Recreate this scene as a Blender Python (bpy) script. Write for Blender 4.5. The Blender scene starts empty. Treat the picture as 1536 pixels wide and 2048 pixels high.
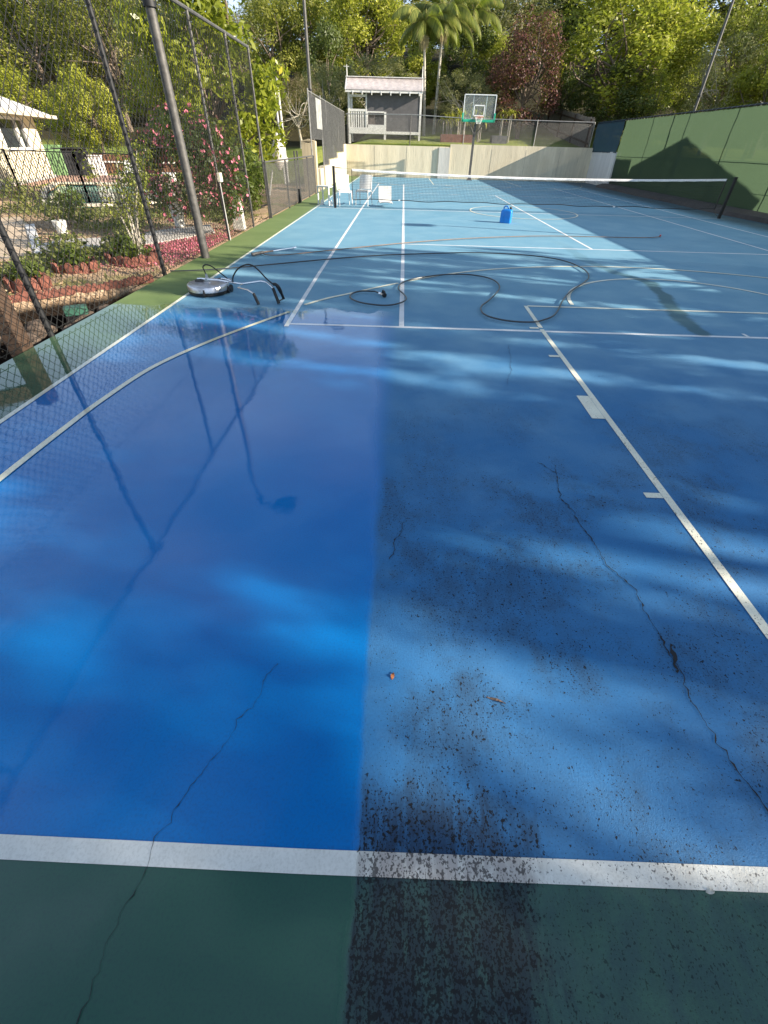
import bpy, math, random
import numpy as np
from mathutils import Vector, Matrix
random.seed(7); RNG=np.random.default_rng(11)
R=math.radians
scene=bpy.context.scene; COL=scene.collection
# ---------------------------------------------------------------- camera
CAMP=np.array([1.3325,-5.1374,1.6684]); YAW,PITCH,ROLL=.011,.6801,.0273
FPX,CX,CY=854.41,777.7,981.4                       # focal length and centre in pixels of a 1536x2048 frame
def _rot():
    cy,sy=math.cos(YAW),math.sin(YAW)
    f=np.array([-sy*math.cos(PITCH),cy*math.cos(PITCH),-math.sin(PITCH)]); r=np.array([cy,sy,0]); u=np.cross(r,f)
    c,s=math.cos(ROLL),math.sin(ROLL); return c*r+s*u,-s*r+c*u,f
CR,CU,CF=_rot()
cam=bpy.data.cameras.new('camera'); camo=bpy.data.objects.new('camera',cam); COL.objects.link(camo)
camo.matrix_world=Matrix(((CR[0],CU[0],-CF[0],CAMP[0]),(CR[1],CU[1],-CF[1],CAMP[1]),(CR[2],CU[2],-CF[2],CAMP[2]),(0,0,0,1)))
cam.sensor_fit='VERTICAL'; cam.sensor_height=24.0; cam.lens=24.0*FPX/2048
cam.shift_x=(768-CX)/2048; cam.shift_y=(CY-1024)/2048; cam.clip_start=.05; cam.clip_end=900
scene.camera=camo
scene.render.resolution_x=768; scene.render.resolution_y=1024
# ---------------------------------------------------------------- light
SUN_EL=R(22.3); SUN_AZ=math.atan2(1,-.235)
world=bpy.data.worlds.new('World'); scene.world=world; world.use_nodes=True
wn=world.node_tree.nodes; wl=world.node_tree.links; bg=wn['Background']
sky=wn.new('ShaderNodeTexSky'); sky.sky_type='NISHITA'; sky.sun_disc=False; sky.sun_elevation=SUN_EL; sky.sun_rotation=SUN_AZ
sky.air_density=1.1; sky.dust_density=1.0
tc=wn.new('ShaderNodeTexCoord'); cm=wn.new('ShaderNodeMapping'); cm.inputs['Scale'].default_value=(1.3,1.3,3.4)
cn=wn.new('ShaderNodeTexNoise'); cn.inputs['Scale'].default_value=1.6; cn.inputs['Detail'].default_value=5; cn.inputs['Roughness'].default_value=.45
sz=wn.new('ShaderNodeSeparateXYZ'); wl.new(tc.outputs['Generated'],sz.inputs[0])
# cloud cover: thick low down, thinning towards the zenith
hz=wn.new('ShaderNodeMapRange'); hz.interpolation_type='SMOOTHSTEP'; hz.inputs[1].default_value=.24; hz.inputs[2].default_value=.9; hz.inputs[3].default_value=.30; hz.inputs[4].default_value=.02; wl.new(sz.outputs[2],hz.inputs[0])
ad=wn.new('ShaderNodeMath'); ad.operation='ADD'; wl.new(cn.outputs['Fac'],ad.inputs[0]); wl.new(hz.outputs[0],ad.inputs[1])
cr=wn.new('ShaderNodeMapRange'); cr.interpolation_type='SMOOTHSTEP'; cr.inputs[1].default_value=.30; cr.inputs[2].default_value=1.05; cr.inputs[4].default_value=.85; wl.new(ad.outputs[0],cr.inputs[0])
mx=wn.new('ShaderNodeMix'); mx.data_type='RGBA'; mx.inputs[7].default_value=(8.5,10.6,13.6,1)
wl.new(tc.outputs['Generated'],cm.inputs['Vector']); wl.new(cm.outputs['Vector'],cn.inputs['Vector'])
wl.new(cr.outputs[0],mx.inputs[0]); wl.new(sky.outputs['Color'],mx.inputs[6]); wl.new(mx.outputs[2],bg.inputs['Color'])
bg.inputs['Strength'].default_value=.05
sl=bpy.data.lights.new('sun','SUN'); sl.energy=5.0; sl.angle=R(.42); sl.color=(1,.90,.74)
so=bpy.data.objects.new('sun',sl); COL.objects.link(so); so.location=(40,-8,17)
so.rotation_euler=Vector((-1/1.0272*math.cos(SUN_EL),.235/1.0272*math.cos(SUN_EL),-math.sin(SUN_EL))).to_track_quat('-Z','Y').to_euler()
vs=scene.view_settings; vs.view_transform='Standard'; vs.look='None'; vs.exposure=1.32; vs.gamma=1; vs.use_curve_mapping=False
scene.render.engine='CYCLES'
# ---------------------------------------------------------------- pixel -> world
def ray(x,y): return (x-CX)/FPX*CR-(y-CY)/FPX*CU+CF
def G(x,y,z=0.):
    d=ray(x,y); return CAMP+d*(z-CAMP[2])/d[2]
def onY(x,y,Y):
    d=ray(x,y); return CAMP+d*(Y-CAMP[1])/d[1]
def onX(x,y,X):
    d=ray(x,y); return CAMP+d*(X-CAMP[0])/d[0]
def onV(x,y,a,b):
    d=ray(x,y); n=np.array([-(b[1]-a[1]),b[0]-a[0]]); return CAMP+d*np.dot(np.array(a[:2])-CAMP[:2],n)/np.dot(d[:2],n)
# ---------------------------------------------------------------- materials
class NT:
    def __init__(s,name):
        s.m=bpy.data.materials.new(name); s.m.use_nodes=True; s.t=s.m.node_tree; s.b=s.t.nodes['Principled BSDF']; s.out=s.t.nodes['Material Output']
        s.tc=s.n('TexCoord').outputs['Object']
    def n(s,k): return s.t.nodes.new('ShaderNode'+k)
    def L(s,a,b):
        if isinstance(a,(int,float,tuple)): b.default_value=a
        else: s.t.links.new(a,b)
    def math(s,op,a,b=0.,c=0.,clamp=False):
        n=s.n('Math'); n.operation=op; n.use_clamp=clamp; s.L(a,n.inputs[0]); s.L(b,n.inputs[1]); s.L(c,n.inputs[2]); return n.outputs[0]
    def mix(s,f,a,b,mode='MIX'):
        n=s.n('Mix'); n.data_type='RGBA'; n.blend_type=mode; s.L(f,n.inputs[0])
        for v,k in ((a,6),(b,7)):
            if isinstance(v,(int,float)): v=(v,v,v)
            if isinstance(v,tuple) and len(v)==3: v=v+(1,)
            s.L(v,n.inputs[k])
        return n.outputs[2]
    def map(s,scale=(1,1,1),loc=(0,0,0),rot=(0,0,0),vec=None):
        n=s.n('Mapping'); n.inputs['Scale'].default_value=scale; n.inputs['Location'].default_value=loc; n.inputs['Rotation'].default_value=rot
        s.t.links.new(vec or s.tc,n.inputs['Vector']); return n.outputs[0]
    def noise(s,scale,detail=4,rough=.55,vec=None,dist=0,out='Fac'):
        n=s.n('TexNoise'); n.inputs['Scale'].default_value=scale; n.inputs['Detail'].default_value=detail; n.inputs['Roughness'].default_value=rough; n.inputs['Distortion'].default_value=dist
        s.t.links.new(vec or s.tc,n.inputs['Vector']); return n.outputs[out]
    def smooth(s,v,lo,hi):
        n=s.n('MapRange'); n.interpolation_type='SMOOTHSTEP'; s.L(v,n.inputs[0]); s.L(lo,n.inputs[1]); s.L(hi,n.inputs[2]); return n.outputs[0]
    def bump(s,h,dist=1.,strength=1.):
        n=s.n('Bump'); n.inputs['Distance'].default_value=dist; n.inputs['Strength'].default_value=strength; s.L(h,n.inputs['Height']); s.t.links.new(n.outputs[0],s.b.inputs['Normal']); return n.outputs[0]
    def set(s,**k):
        for a,v in k.items():
            a=a.replace('_',' ')
            if isinstance(v,tuple) and len(v)==3: v=v+(1,)
            s.L(v,s.b.inputs[a])
def mat(name,c,rough=.6,metal=0.,var=.25,vs=6.,bump=0.,bs=40.,c2=None,coat=0.,spec=.5):
    t=NT(name); f=t.smooth(t.noise(vs,5),.3,.7)
    a=tuple(x*(1-var) for x in c); b=c2 if c2 else tuple(min(1,x*(1+var)) for x in c)
    t.set(Base_Color=t.mix(f,a,b),Roughness=rough,Metallic=metal,Specular_IOR_Level=spec)
    if coat: t.set(Coat_Weight=coat)
    if bump: t.bump(t.noise(bs,4),bump)
    return t.m
# ---------------------------------------------------------------- geometry helpers
def tag(o,label=None,cat=None,group=None,kind=None):
    if label: o['label']=label
    if cat: o['category']=cat
    if group: o['group']=group
    if kind: o['kind']=kind
    return o
def empty(name,loc,label,cat,group=None,rz=0.):
    o=bpy.data.objects.new(name,None); COL.objects.link(o); o.location=[float(v) for v in loc]; o.rotation_euler=(0,0,rz); o.empty_display_size=.2
    return tag(o,label,cat,group)
def npmesh(name,V,F,m,parent=None,smooth=False,attr=None):
    V=np.asarray(V,dtype=np.float32); me=bpy.data.meshes.new(name)
    F=np.asarray(F,dtype=np.int32); k=F.shape[1]
    me.vertices.add(len(V)); me.vertices.foreach_set('co',V.ravel()); me.loops.add(F.size); me.loops.foreach_set('vertex_index',F.ravel())
    me.polygons.add(len(F)); me.polygons.foreach_set('loop_start',np.arange(0,F.size,k,dtype=np.int32)); me.polygons.foreach_set('loop_total',np.full(len(F),k,dtype=np.int32))
    if smooth: me.polygons.foreach_set('use_smooth',np.ones(len(F),dtype=bool))
    if attr is not None:
        a=me.attributes.new('tint','FLOAT','POINT'); a.data.foreach_set('value',np.asarray(attr,dtype=np.float32))
    me.update(calc_edges=True); me.materials.append(m)
    o=bpy.data.objects.new(name,me); COL.objects.link(o)
    if parent: o.parent=parent
    return o
class MB:
    def __init__(s): s.v=[]; s.f=[]; s.sm=[]
    def add(s,vs,fs,smooth=False):
        b=len(s.v); s.v+=[tuple(float(c) for c in v) for v in vs]; s.f+=[tuple(i+b for i in f) for f in fs]; s.sm+=[smooth]*len(fs); return s
    def box(s,x0,x1,y0,y1,z0,z1):
        return s.add([(x0,y0,z0),(x1,y0,z0),(x1,y1,z0),(x0,y1,z0),(x0,y0,z1),(x1,y0,z1),(x1,y1,z1),(x0,y1,z1)],[(0,3,2,1),(4,5,6,7),(0,1,5,4),(1,2,6,5),(2,3,7,6),(3,0,4,7)])
    def prism(s,poly,dirv):
        n=len(poly); d=np.array(dirv,float); P=[np.array(p,float) for p in poly]
        return s.add([tuple(p) for p in P]+[tuple(p+d) for p in P],[tuple(range(n))[::-1],tuple(range(n,2*n))]+[(i,(i+1)%n,(i+1)%n+n,i+n) for i in range(n)])
    def bar(s,a,b,w,h=None,up=(0,0,1)):
        a=np.array(a,float); b=np.array(b,float); h=h or w; d=b-a; d/=np.linalg.norm(d)+1e-9
        u=np.array(up,float)
        if abs(np.dot(u,d))>.98: u=np.array([1.,0,0])
        r=np.cross(d,u); r/=np.linalg.norm(r); u=np.cross(r,d); vs=[]
        for p in (a,b):
            for sx,sy in ((-1,-1),(1,-1),(1,1),(-1,1)): vs.append(p+r*sx*w/2+u*sy*h/2)
        return s.add(vs,[(0,1,2,3),(7,6,5,4),(0,4,5,1),(1,5,6,2),(2,6,7,3),(3,7,4,0)])
    def tube(s,pts,rad,n=8,caps=True,closed=False):
        P=[np.array(p,float) for p in pts]; k=len(P); rads=rad if hasattr(rad,'__len__') else [rad]*k; vs=[]
        up=None
        for i in range(k):
            d=P[(i+1)%k if closed else min(i+1,k-1)]-P[(i-1)%k if closed else max(i-1,0)]; d/=np.linalg.norm(d)+1e-9
            if up is None:
                up=np.array([0,0,1.]) if abs(d[2])<.9 else np.array([1.,0,0])
            r=np.cross(d,up); r/=np.linalg.norm(r)+1e-9; up=np.cross(r,d)
            for j in range(n):
                a=2*math.pi*j/n; vs.append(P[i]+rads[i]*(math.cos(a)*r+math.sin(a)*up))
        fs=[]
        for i in range(k if closed else k-1):
            for j in range(n): fs.append((i*n+j,i*n+(j+1)%n,((i+1)%k)*n+(j+1)%n,((i+1)%k)*n+j))
        s.add(vs,fs,True)
        if caps and not closed: s.add([vs[j] for j in range(n)],[tuple(range(n))[::-1]]); s.add([vs[(k-1)*n+j] for j in range(n)],[tuple(range(n))])
        return s
    def lathe(s,prof,c=(0,0,0),n=24,axis='z'):
        vs=[]; k=len(prof)
        for r,z in prof:
            for j in range(n):
                a=2*math.pi*j/n; p=(r*math.cos(a),r*math.sin(a),z)
                if axis=='x': p=(p[2],p[0],p[1])
                if axis=='y': p=(p[0],p[2],p[1])
                vs.append((p[0]+c[0],p[1]+c[1],p[2]+c[2]))
        fs=[(i*n+j,i*n+(j+1)%n,(i+1)*n+(j+1)%n,(i+1)*n+j) for i in range(k-1) for j in range(n)]
        s.add(vs,fs,True); return s
    def build(s,name,m,parent=None,bevel=0.,world=False):
        me=bpy.data.meshes.new(name); me.from_pydata(s.v,[],s.f); me.polygons.foreach_set('use_smooth',s.sm); me.update(); me.materials.append(m)
        if any(s.sm): me.set_sharp_from_angle(angle=R(38))
        o=bpy.data.objects.new(name,me); COL.objects.link(o)
        if parent:
            o.parent=parent
            if world:
                lx,ly,lz=parent.location; rz=parent.rotation_euler.z
                me.transform((Matrix.Translation(parent.location)@Matrix.Rotation(rz,4,'Z')).inverted())
        if bevel:
            b=o.modifiers.new('bevel','BEVEL'); b.width=bevel; b.segments=2; b.limit_method='ANGLE'
        return o
def W(mb,name,m,parent,bevel=0.): return mb.build(name,m,parent,bevel,True)
def spline(pts,sub=6,closed=False):
    P=[np.array(p,float) for p in pts]; n=len(P); out=[]
    rng=range(n if closed else n-1)
    for i in rng:
        p0=P[(i-1)%n] if closed or i>0 else P[0]; p1=P[i]; p2=P[(i+1)%n]; p3=P[(i+2)%n] if closed or i+2<n else P[-1]
        for k in range(sub):
            t=k/sub; out.append(.5*((2*p1)+(-p0+p2)*t+(2*p0-5*p1+4*p2-p3)*t*t+(-p0+3*p1-3*p2+p3)*t**3))
    if not closed: out.append(P[-1])
    return out
def ribbon(mb,pts,w,z,wv=None):
    P=[np.array(p[:2],float) for p in pts]; vs=[]
    for i,p in enumerate(P):
        d=P[min(i+1,len(P)-1)]-P[max(i-1,0)]; d/=np.linalg.norm(d)+1e-9; n=np.array([-d[1],d[0]]); ww=wv[i] if wv is not None else w
        vs+=[(*(p+n*ww/2),z),(*(p-n*ww/2),z)]
    return mb.add(vs,[(2*i,2*i+1,2*i+3,2*i+2)[::-1] for i in range(len(P)-1)][:] and [(2*i+1,2*i+3,2*i+2,2*i) for i in range(len(P)-1)])
def copy_tree(o,parent=None):
    c=o.copy(); COL.objects.link(c)
    if parent: c.parent=parent
    for ch in list(o.children): copy_tree(ch,c)
    return c
# leaves -----------------------------------------------------------
def leaf_arrays(C,N,size,aspect=.5,fold=.25,rng=RNG,droop=0.):
    n=len(C); N=N/(np.linalg.norm(N,axis=1,keepdims=True)+1e-9)
    t=rng.normal(size=(n,3)); t[:,2]-=droop; t-=N*np.sum(t*N,axis=1,keepdims=True); t/=np.linalg.norm(t,axis=1,keepdims=True)+1e-9
    b=np.cross(N,t); s=(size*rng.uniform(.65,1.3,n))[:,None]
    V=np.stack([C-t*s*.5,C+b*s*aspect*.5-N*s*fold*.3,C+t*s*.5,C-b*s*aspect*.5-N*s*fold*.3],axis=1)
    F=np.arange(n*4).reshape(n,4); return V.reshape(-1,3),F
def crown_pts(n,blobs,rng=RNG,shell=(.7,1.06),flat=1.,lift=.3):
    B=np.array(blobs,float); w=B[:,3]**2; idx=rng.choice(len(B),n,p=w/w.sum()); d=rng.normal(size=(n,3)); d/=np.linalg.norm(d,axis=1,keepdims=True)
    r=rng.uniform(shell[0],shell[1],n)[:,None]; P=B[idx,:3]+d*r*B[idx,3:4]*np.array([1,1,flat]); N=d+rng.normal(size=(n,3))*.55+np.array([0,0,lift])
    return P,N,idx
def foliage(name,n,blobs,size,m,parent,aspect=.5,rng=RNG,shell=(.7,1.06),flat=1.,lift=.3,droop=0.):
    P,N,idx=crown_pts(n,blobs,rng,shell,flat,lift); V,F=leaf_arrays(P,N,size,aspect,rng=rng,droop=droop)
    bt=rng.uniform(0,1,len(blobs)); a=np.repeat(np.clip(bt[idx]*.6+rng.uniform(0,.4,n),0,1),4); return npmesh(name,V,F,m,parent,attr=a)
def leafmat(name,c1,c2,c3=None,trans=.42,rough=.55):
    t=NT(name); at=t.n('Attribute'); at.attribute_name='tint'; r=t.n('ValToRGB'); e=r.color_ramp.elements; e[0].color=c1+(1,); e[1].color=c2+(1,)
    if c3: x=e.new(.9); x.color=c2+(1,); e[-1].color=c3+(1,)
    t.L(at.outputs['Fac'],r.inputs[0]); t.set(Base_Color=r.outputs[0],Roughness=rough-.03,Specular_IOR_Level=.4)
    tr=t.n('BsdfTranslucent'); t.L(t.mix(.5,r.outputs[0],(.25,.35,.03),'MIX'),tr.inputs['Color']); mxs=t.n('MixShader'); mxs.inputs[0].default_value=trans
    t.L(t.b.outputs[0],mxs.inputs[1]); t.L(tr.outputs[0],mxs.inputs[2]); t.L(mxs.outputs[0],t.out.inputs['Surface']); return t.m
def clump_blobs(n,rx,ry,rz,cz,rmin,rmax,rng,top=.0,cut=-.75):
    out=[]
    while len(out)<n:
        d=rng.normal(size=3); d/=np.linalg.norm(d)
        if d[2]<cut: continue
        k=rng.uniform(.55,1.)**.6; r=rng.uniform(rmin,rmax)
        out.append((d[0]*rx*k,d[1]*ry*k,cz+d[2]*rz*k,r))
    return out
def branches(mb,trunk_pts,r0,r1,tips,rng,rt=.02):
    mb.tube(trunk_pts,np.linspace(r0,r1,len(trunk_pts)),8)
    top=np.array(trunk_pts[-1]); k=len(trunk_pts)
    for tp in tips:
        s=np.array(trunk_pts[rng.integers(k//2,k)],float); tp=np.array(tp,float); mid=(s+tp)/2+rng.normal(size=3)*.12*np.linalg.norm(tp-s); mid[2]-=.05*np.linalg.norm(tp-s)
        mb.tube(spline([s,mid,tp],4),np.linspace(r1*.75,rt,9),5,False)
    return mb
# chain link ---------------------------------------------------------
def chainlink(name,m,parent,A,B,z0,z1,p=.07,w=.0018,rng=RNG,jit=.0):
    A=np.array(A,float);B=np.array(B,float); Lg=np.linalg.norm(B-A); u=(B-A)/Lg; nrm=np.array([-u[1],u[0],0]); h=p/2
    z0f=z0 if callable(z0) else (lambda s:z0+0*s); z1f=z1 if callable(z1) else (lambda s:z1+0*s)
    ni=int(Lg/h); zmin=min(z0f(np.linspace(0,Lg,50)).min(),9); zmax=z1f(np.linspace(0,Lg,50)).max(); nj=int((zmax-zmin)/h)
    i,j=np.meshgrid(np.arange(ni),np.arange(nj),indexing='ij'); ok=((i+j)%2==0); segs=[]
    def node(i,j,side):
        s=i*h; z=zmin+j*h; off=np.where((i%2)==0,.0022,-.0022)*side
        wob=.006*np.sin(s*1.7+z*2.1)
        return np.stack([A[0]+u[0]*s+nrm[0]*(off+wob),A[1]+u[1]*s+nrm[1]*(off+wob),z+.006*np.sin(s*.9+z)],-1)
    for dj in (1,-1):
        a=ok&(j+dj>=0)&(j+dj<=nj-1); I=i[a];J=j[a]; smid=(I+.5)*h; zm=zmin+(J+dj*.5)*h; k=(zm>z0f(smid))&(zm<z1f(smid)); I=I[k];J=J[k]
        segs.append((node(I,J,1),node(I+1,J+dj,1)))
    a=np.concatenate([s[0] for s in segs]); b=np.concatenate([s[1] for s in segs]); d=b-a; d/=np.linalg.norm(d,axis=1,keepdims=True)
    n1=np.tile(nrm,(len(d),1)); n2=np.cross(d,n1); V=[]
    for q in (a,b):
        for an in (0,2.094,4.189): V.append(q+w*(math.cos(an)*n1+math.sin(an)*n2))
    V=np.stack(V,1).reshape(-1,3); k=np.arange(len(a))[:,None]*6
    F=np.concatenate([k+np.array([[0,1,4,3]]),k+np.array([[1,2,5,4]]),k+np.array([[2,0,3,5]])]); 
    o=npmesh(name,V,F,m,parent)
    if parent: o.data.transform(Matrix.Translation(parent.location).inverted())
    return o
# ================================================================ COURT
def court_mat(name,line=None):
    t=NT(name); M=t.math; S=t.smooth
    sp=t.n('SeparateXYZ'); t.L(t.tc,sp.inputs[0]); X,Y=sp.outputs[0],sp.outputs[1]
    nl=t.noise(1.3,4); nm=t.noise(5,5); nf=t.noise(120,4,.7); ng=t.noise(260,2)
    def dip(lo,hi,v,w=.05): return M('MULTIPLY',S(v,lo,lo+w),S(v,hi,hi-w))
    # washed area: left of the cleaned edge, in front of the tennis base line
    edge=M('ADD',1.255,M('ADD',M('MULTIPLY',M('SUBTRACT',t.noise(2.2,3),.5),.07),M('MULTIPLY',M('SUBTRACT',t.noise(30,4,.65,t.map((1,.3,1))),.5),.035)))
    sft=M('ADD',.016,M('MULTIPLY',S(Y,-4.2,-.5),.11)); clean=M('MULTIPLY',M('MULTIPLY',S(X,M('ADD',edge,sft),M('SUBTRACT',edge,sft)),M('SUBTRACT',1.,M('MULTIPLY',S(Y,-3.6,-.6),.32))),S(M('ADD',Y,M('MULTIPLY',nm,.5)),.95,.45))
    # wet film with a jagged far outline
    wn_=M('ADD',M('MULTIPLY',t.noise(1.6,5,.6),1.2),M('MULTIPLY',X,-.12))
    wet=M('MULTIPLY',M('MULTIPLY',S(M('ADD',Y,M('MULTIPLY',M('SUBTRACT',t.noise(2.5,6,.65),.5),.9)),.62,.5),S(X,M('ADD',edge,sft),M('SUBTRACT',edge,M('ADD',sft,M('MULTIPLY',sft,1.2))))),S(wn_,.02,.22))
    # blue / green paint; sunlit far and shaded near tones painted in with fading
    isb=M('MULTIPLY',S(X,-1.605,-1.595),S(Y,-4.86,-4.85))
    lit_fade=S(M('ADD',Y,M('MULTIPLY',nl,2.5)),-2.2,3.6); blue=t.mix(lit_fade,t.mix(S(nl,.35,.7),(.022,.145,.35),(.042,.175,.38)),t.mix(S(nl,.35,.7),(.14,.31,.43),(.18,.35,.46))); blue=t.mix(M('MULTIPLY',S(nm,.55,.8),.25),blue,(.12,.28,.46))
    green=t.mix(S(Y,-4.2,-1.),t.mix(S(nl,.3,.7),(.038,.10,.078),(.05,.118,.088)),t.mix(S(nl,.3,.7),(.13,.19,.065),(.165,.225,.08)))
    wblue=t.mix(S(nl,.3,.7),(.0,.14,.44),(.0,.165,.48)); wgreen=t.mix(nl,(.022,.078,.06),(.03,.092,.066))
    dry=t.mix(isb,green,blue); cl=t.mix(isb,wgreen,wblue)
    if line: dry=t.mix(S(nm,.3,.7),tuple(c*.88 for c in line),line); cl=t.mix(S(nm,.3,.7),tuple(c*.80 for c in line),tuple(c*.95 for c in line))
    c=t.mix(clean,dry,cl)
    # fine grain of the acrylic paint
    c=t.mix(M('MULTIPLY',S(nf,.42,.72),.26),c,tuple([.02,.03,.05]) if not line else (.25,.24,.2))
    # mildew left on the part still to be washed
    un=M('SUBTRACT',1,clean)
    near=S(M('ADD',Y,M('MULTIPLY',t.noise(1.1,3),1.4)),.6,-2.6)
    def blob(cx,cy,rx,ry,k=1.):
        a=M('DIVIDE',M('SUBTRACT',X,cx),rx); b=M('DIVIDE',M('SUBTRACT',Y,cy),ry)
        d=M('SQRT',M('ADD',M('MULTIPLY',a,a),M('MULTIPLY',b,b))); d=M('ADD',d,M('MULTIPLY',M('SUBTRACT',t.noise(6,5,.6),.5),1.3)); return M('MULTIPLY',S(d,1.35,.2),k)
    blobs=[(1.62,-4.42,.38,.3,.7),(1.64,-3.85,.24,.55,.62),(2.62,-4.15,.20,.30,.62),(2.85,-4.0,.3,.6,.55),(1.6,-2.9,.3,.9,.5),(2.0,-3.5,.7,.4,.36),(1.95,-4.7,.3,.2,.5),(2.1,-4.45,.35,.15,.4),(2.25,-3.9,.5,.3,.3),(2.9,-3.3,.5,.7,.28),(2.35,-5.0,.5,.25,.2),(3.6,-2.4,.8,.8,.2),(1.7,-3.2,.3,.4,.25),(2.4,-2.9,.7,.5,.22)]
    H=0.
    for b in blobs: H=M('MAXIMUM',H,blob(*b)) if H!=0. else blob(*b)
    wob=M('MULTIPLY',M('SUBTRACT',t.noise(8,5,.65,t.map((1,.45,1))),.5),.55); band=M('MULTIPLY',S(M('ADD',X,M('ADD',wob,M('MULTIPLY',M('ADD',Y,5.),-.05))),2.02,1.62),S(M('ADD',Y,M('MULTIPLY',wob,.5)),-4.42,-4.78)); H=M('MAXIMUM',H,M('MULTIPLY',band,M('ADD',.95,M('MULTIPLY',S(Y,-4.8,-4.95),.25))))
    H=M('MULTIPLY',M('MAXIMUM',H,M('MULTIPLY',near,M('MULTIPLY',S(t.noise(1.7,5,.65),.32,.60),.62))),un)
    sv=t.map((1,.55,1)); sv=t.map((1,.8,1)); v1=t.noise(150,2,.5,sv); v2=t.noise(80,3,.6,sv); v3=t.noise(30,3,.55,sv)
    dots=M('MAXIMUM',S(v1,M('SUBTRACT',.72,M('MULTIPLY',H,.15)),M('SUBTRACT',.75,M('MULTIPLY',H,.15))),S(M('ADD',M('MULTIPLY',v2,.75),M('MULTIPLY',v3,.25)),M('SUBTRACT',.665,M('MULTIPLY',H,.125)),M('SUBTRACT',.695,M('MULTIPLY',H,.125))))
    dots=M('MAXIMUM',M('MULTIPLY',dots,S(Y,-4.95,-4.8)),M('MULTIPLY',dots,M('MULTIPLY',S(H,.25,.8),.9)))
    dots=M('MULTIPLY',dots,S(H,.01,.09))
    smear=M('MULTIPLY',M('MULTIPLY',S(H,.45,1.),S(M('ADD',M('MULTIPLY',t.noise(9,5,.65,t.map((1,.3,1))),.6),M('MULTIPLY',t.noise(55,3,.6,t.map((1,.22,1))),.4)),.30,.58)),.80)
    film=M('MULTIPLY',M('MULTIPLY',S(H,.12,.75),S(t.noise(13,5,.7,t.map((1,.5,1))),.3,.65)),.42); c=t.mix(film,c,(.03,.055,.085) if not line else (.42,.39,.33))
    c=t.mix(smear,c,(.013,.018,.032) if not line else (.30,.27,.26)); c=t.mix(M('MULTIPLY',dots,.94),c,(.004,.005,.007) if not line else (.05,.045,.045))
    # general grime on the far, unwashed court
    c=t.mix(M('MULTIPLY',M('MULTIPLY',un,S(t.noise(.8,6,.65,t.map((1,.5,1),(3,1,0))),.52,.85)),.16),c,(.05,.10,.16) if not line else (.4,.38,.34))
    # damp trail where water has run, with algae in it
    T=[(4.83,6.92),(5.03,5.95),(4.94,4.31),(5.14,3.28),(5.45,2.61),(5.24,1.56),(5.0,.72),(4.94,.12)]
    xx=M('ADD',X,M('MULTIPLY',M('SUBTRACT',t.noise(3,4),.5),.22)); D=None
    for (ax,ay),(bx,by) in zip(T,T[1:]):
        dx,dy=bx-ax,by-ay; l2=dx*dx+dy*dy; px=M('SUBTRACT',xx,ax); py=M('SUBTRACT',Y,ay)
        h=M('DIVIDE',M('ADD',M('MULTIPLY',px,dx),M('MULTIPLY',py,dy)),l2,clamp=True)
        ex=M('SUBTRACT',px,M('MULTIPLY',h,dx)); ey=M('SUBTRACT',py,M('MULTIPLY',h,dy)); d=M('SQRT',M('ADD',M('MULTIPLY',ex,ex),M('MULTIPLY',ey,ey))); D=d if D is None else M('MINIMUM',D,d)
    tr=M('MULTIPLY',S(D,.15,.07),M('MULTIPLY',S(Y,7.2,3.2),.3))
    tr=M('ADD',tr,M('MULTIPLY',S(D,.14,.06),M('MULTIPLY',S(Y,4.2,2.2),.38)))
    c=t.mix(tr,c,(.035,.085,.075))
    # grime along the foot of the right-hand kerb
    c=t.mix(M('MULTIPLY',S(M('ADD',X,M('MULTIPLY',nm,.8)),11.4,12.6),.75),c,(.02,.025,.02))
    rough=t.mix(wet,M('ADD',.62,M('MULTIPLY',nf,.2)),M('ADD',.012,M('MULTIPLY',S(t.noise(1.7,4),.5,.8),.03)))
    t.set(Base_Color=c,Roughness=rough,Specular_IOR_Level=t.mix(M('MULTIPLY',wet,M('ADD',.22,M('MULTIPLY',S(M('ADD',X,M('MULTIPLY',nl,.8)),1.35,-.1),.78))),.26,.78))
    rip=M('MULTIPLY',M('ADD',M('MULTIPLY',t.noise(4,2,.5),.0016),M('MULTIPLY',t.noise(24,2,.5),.00022)),S(t.noise(.9,2,vec=t.map((1,1,1),(5,2,0))),.25,.6))
    dryb=M('ADD',M('MULTIPLY',ng,.0016),M('MULTIPLY',nf,.0018))
    t.bump(M('ADD',M('MULTIPLY',rip,M('MULTIPLY',wet,1.)),M('MULTIPLY',dryb,M('SUBTRACT',1,M('MULTIPLY',wet,.985)))),1.)
    return t.m
M_COURT=court_mat('court_paint'); M_WHITE=court_mat('white_line_paint',(.74,.76,.78)); M_CREAM=court_mat('cream_line_paint',(.80,.77,.60)); M_END=court_mat('end_line_paint',(.76,.76,.72))
M_CREAM2=court_mat('pale_cream_line_paint',(.80,.79,.66))
c=MB(); c.box(-2.36,13.45,-9,30.28,-.25,0); c.build('court_surface',M_COURT)['kind']='structure'
l=MB(); Z=.0015; TW=.055
for a,b in (((0,-.0),(10.97,.03)),((1.40,5.48),(9.6,5.49)),((1.37,18.28),(9.6,18.28)),((0,23.77),(10.97,23.77)),((-1.45,11.83),(12.3,11.88))): ribbon(l,[a,b],TW,Z)
l2=MB()
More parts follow.
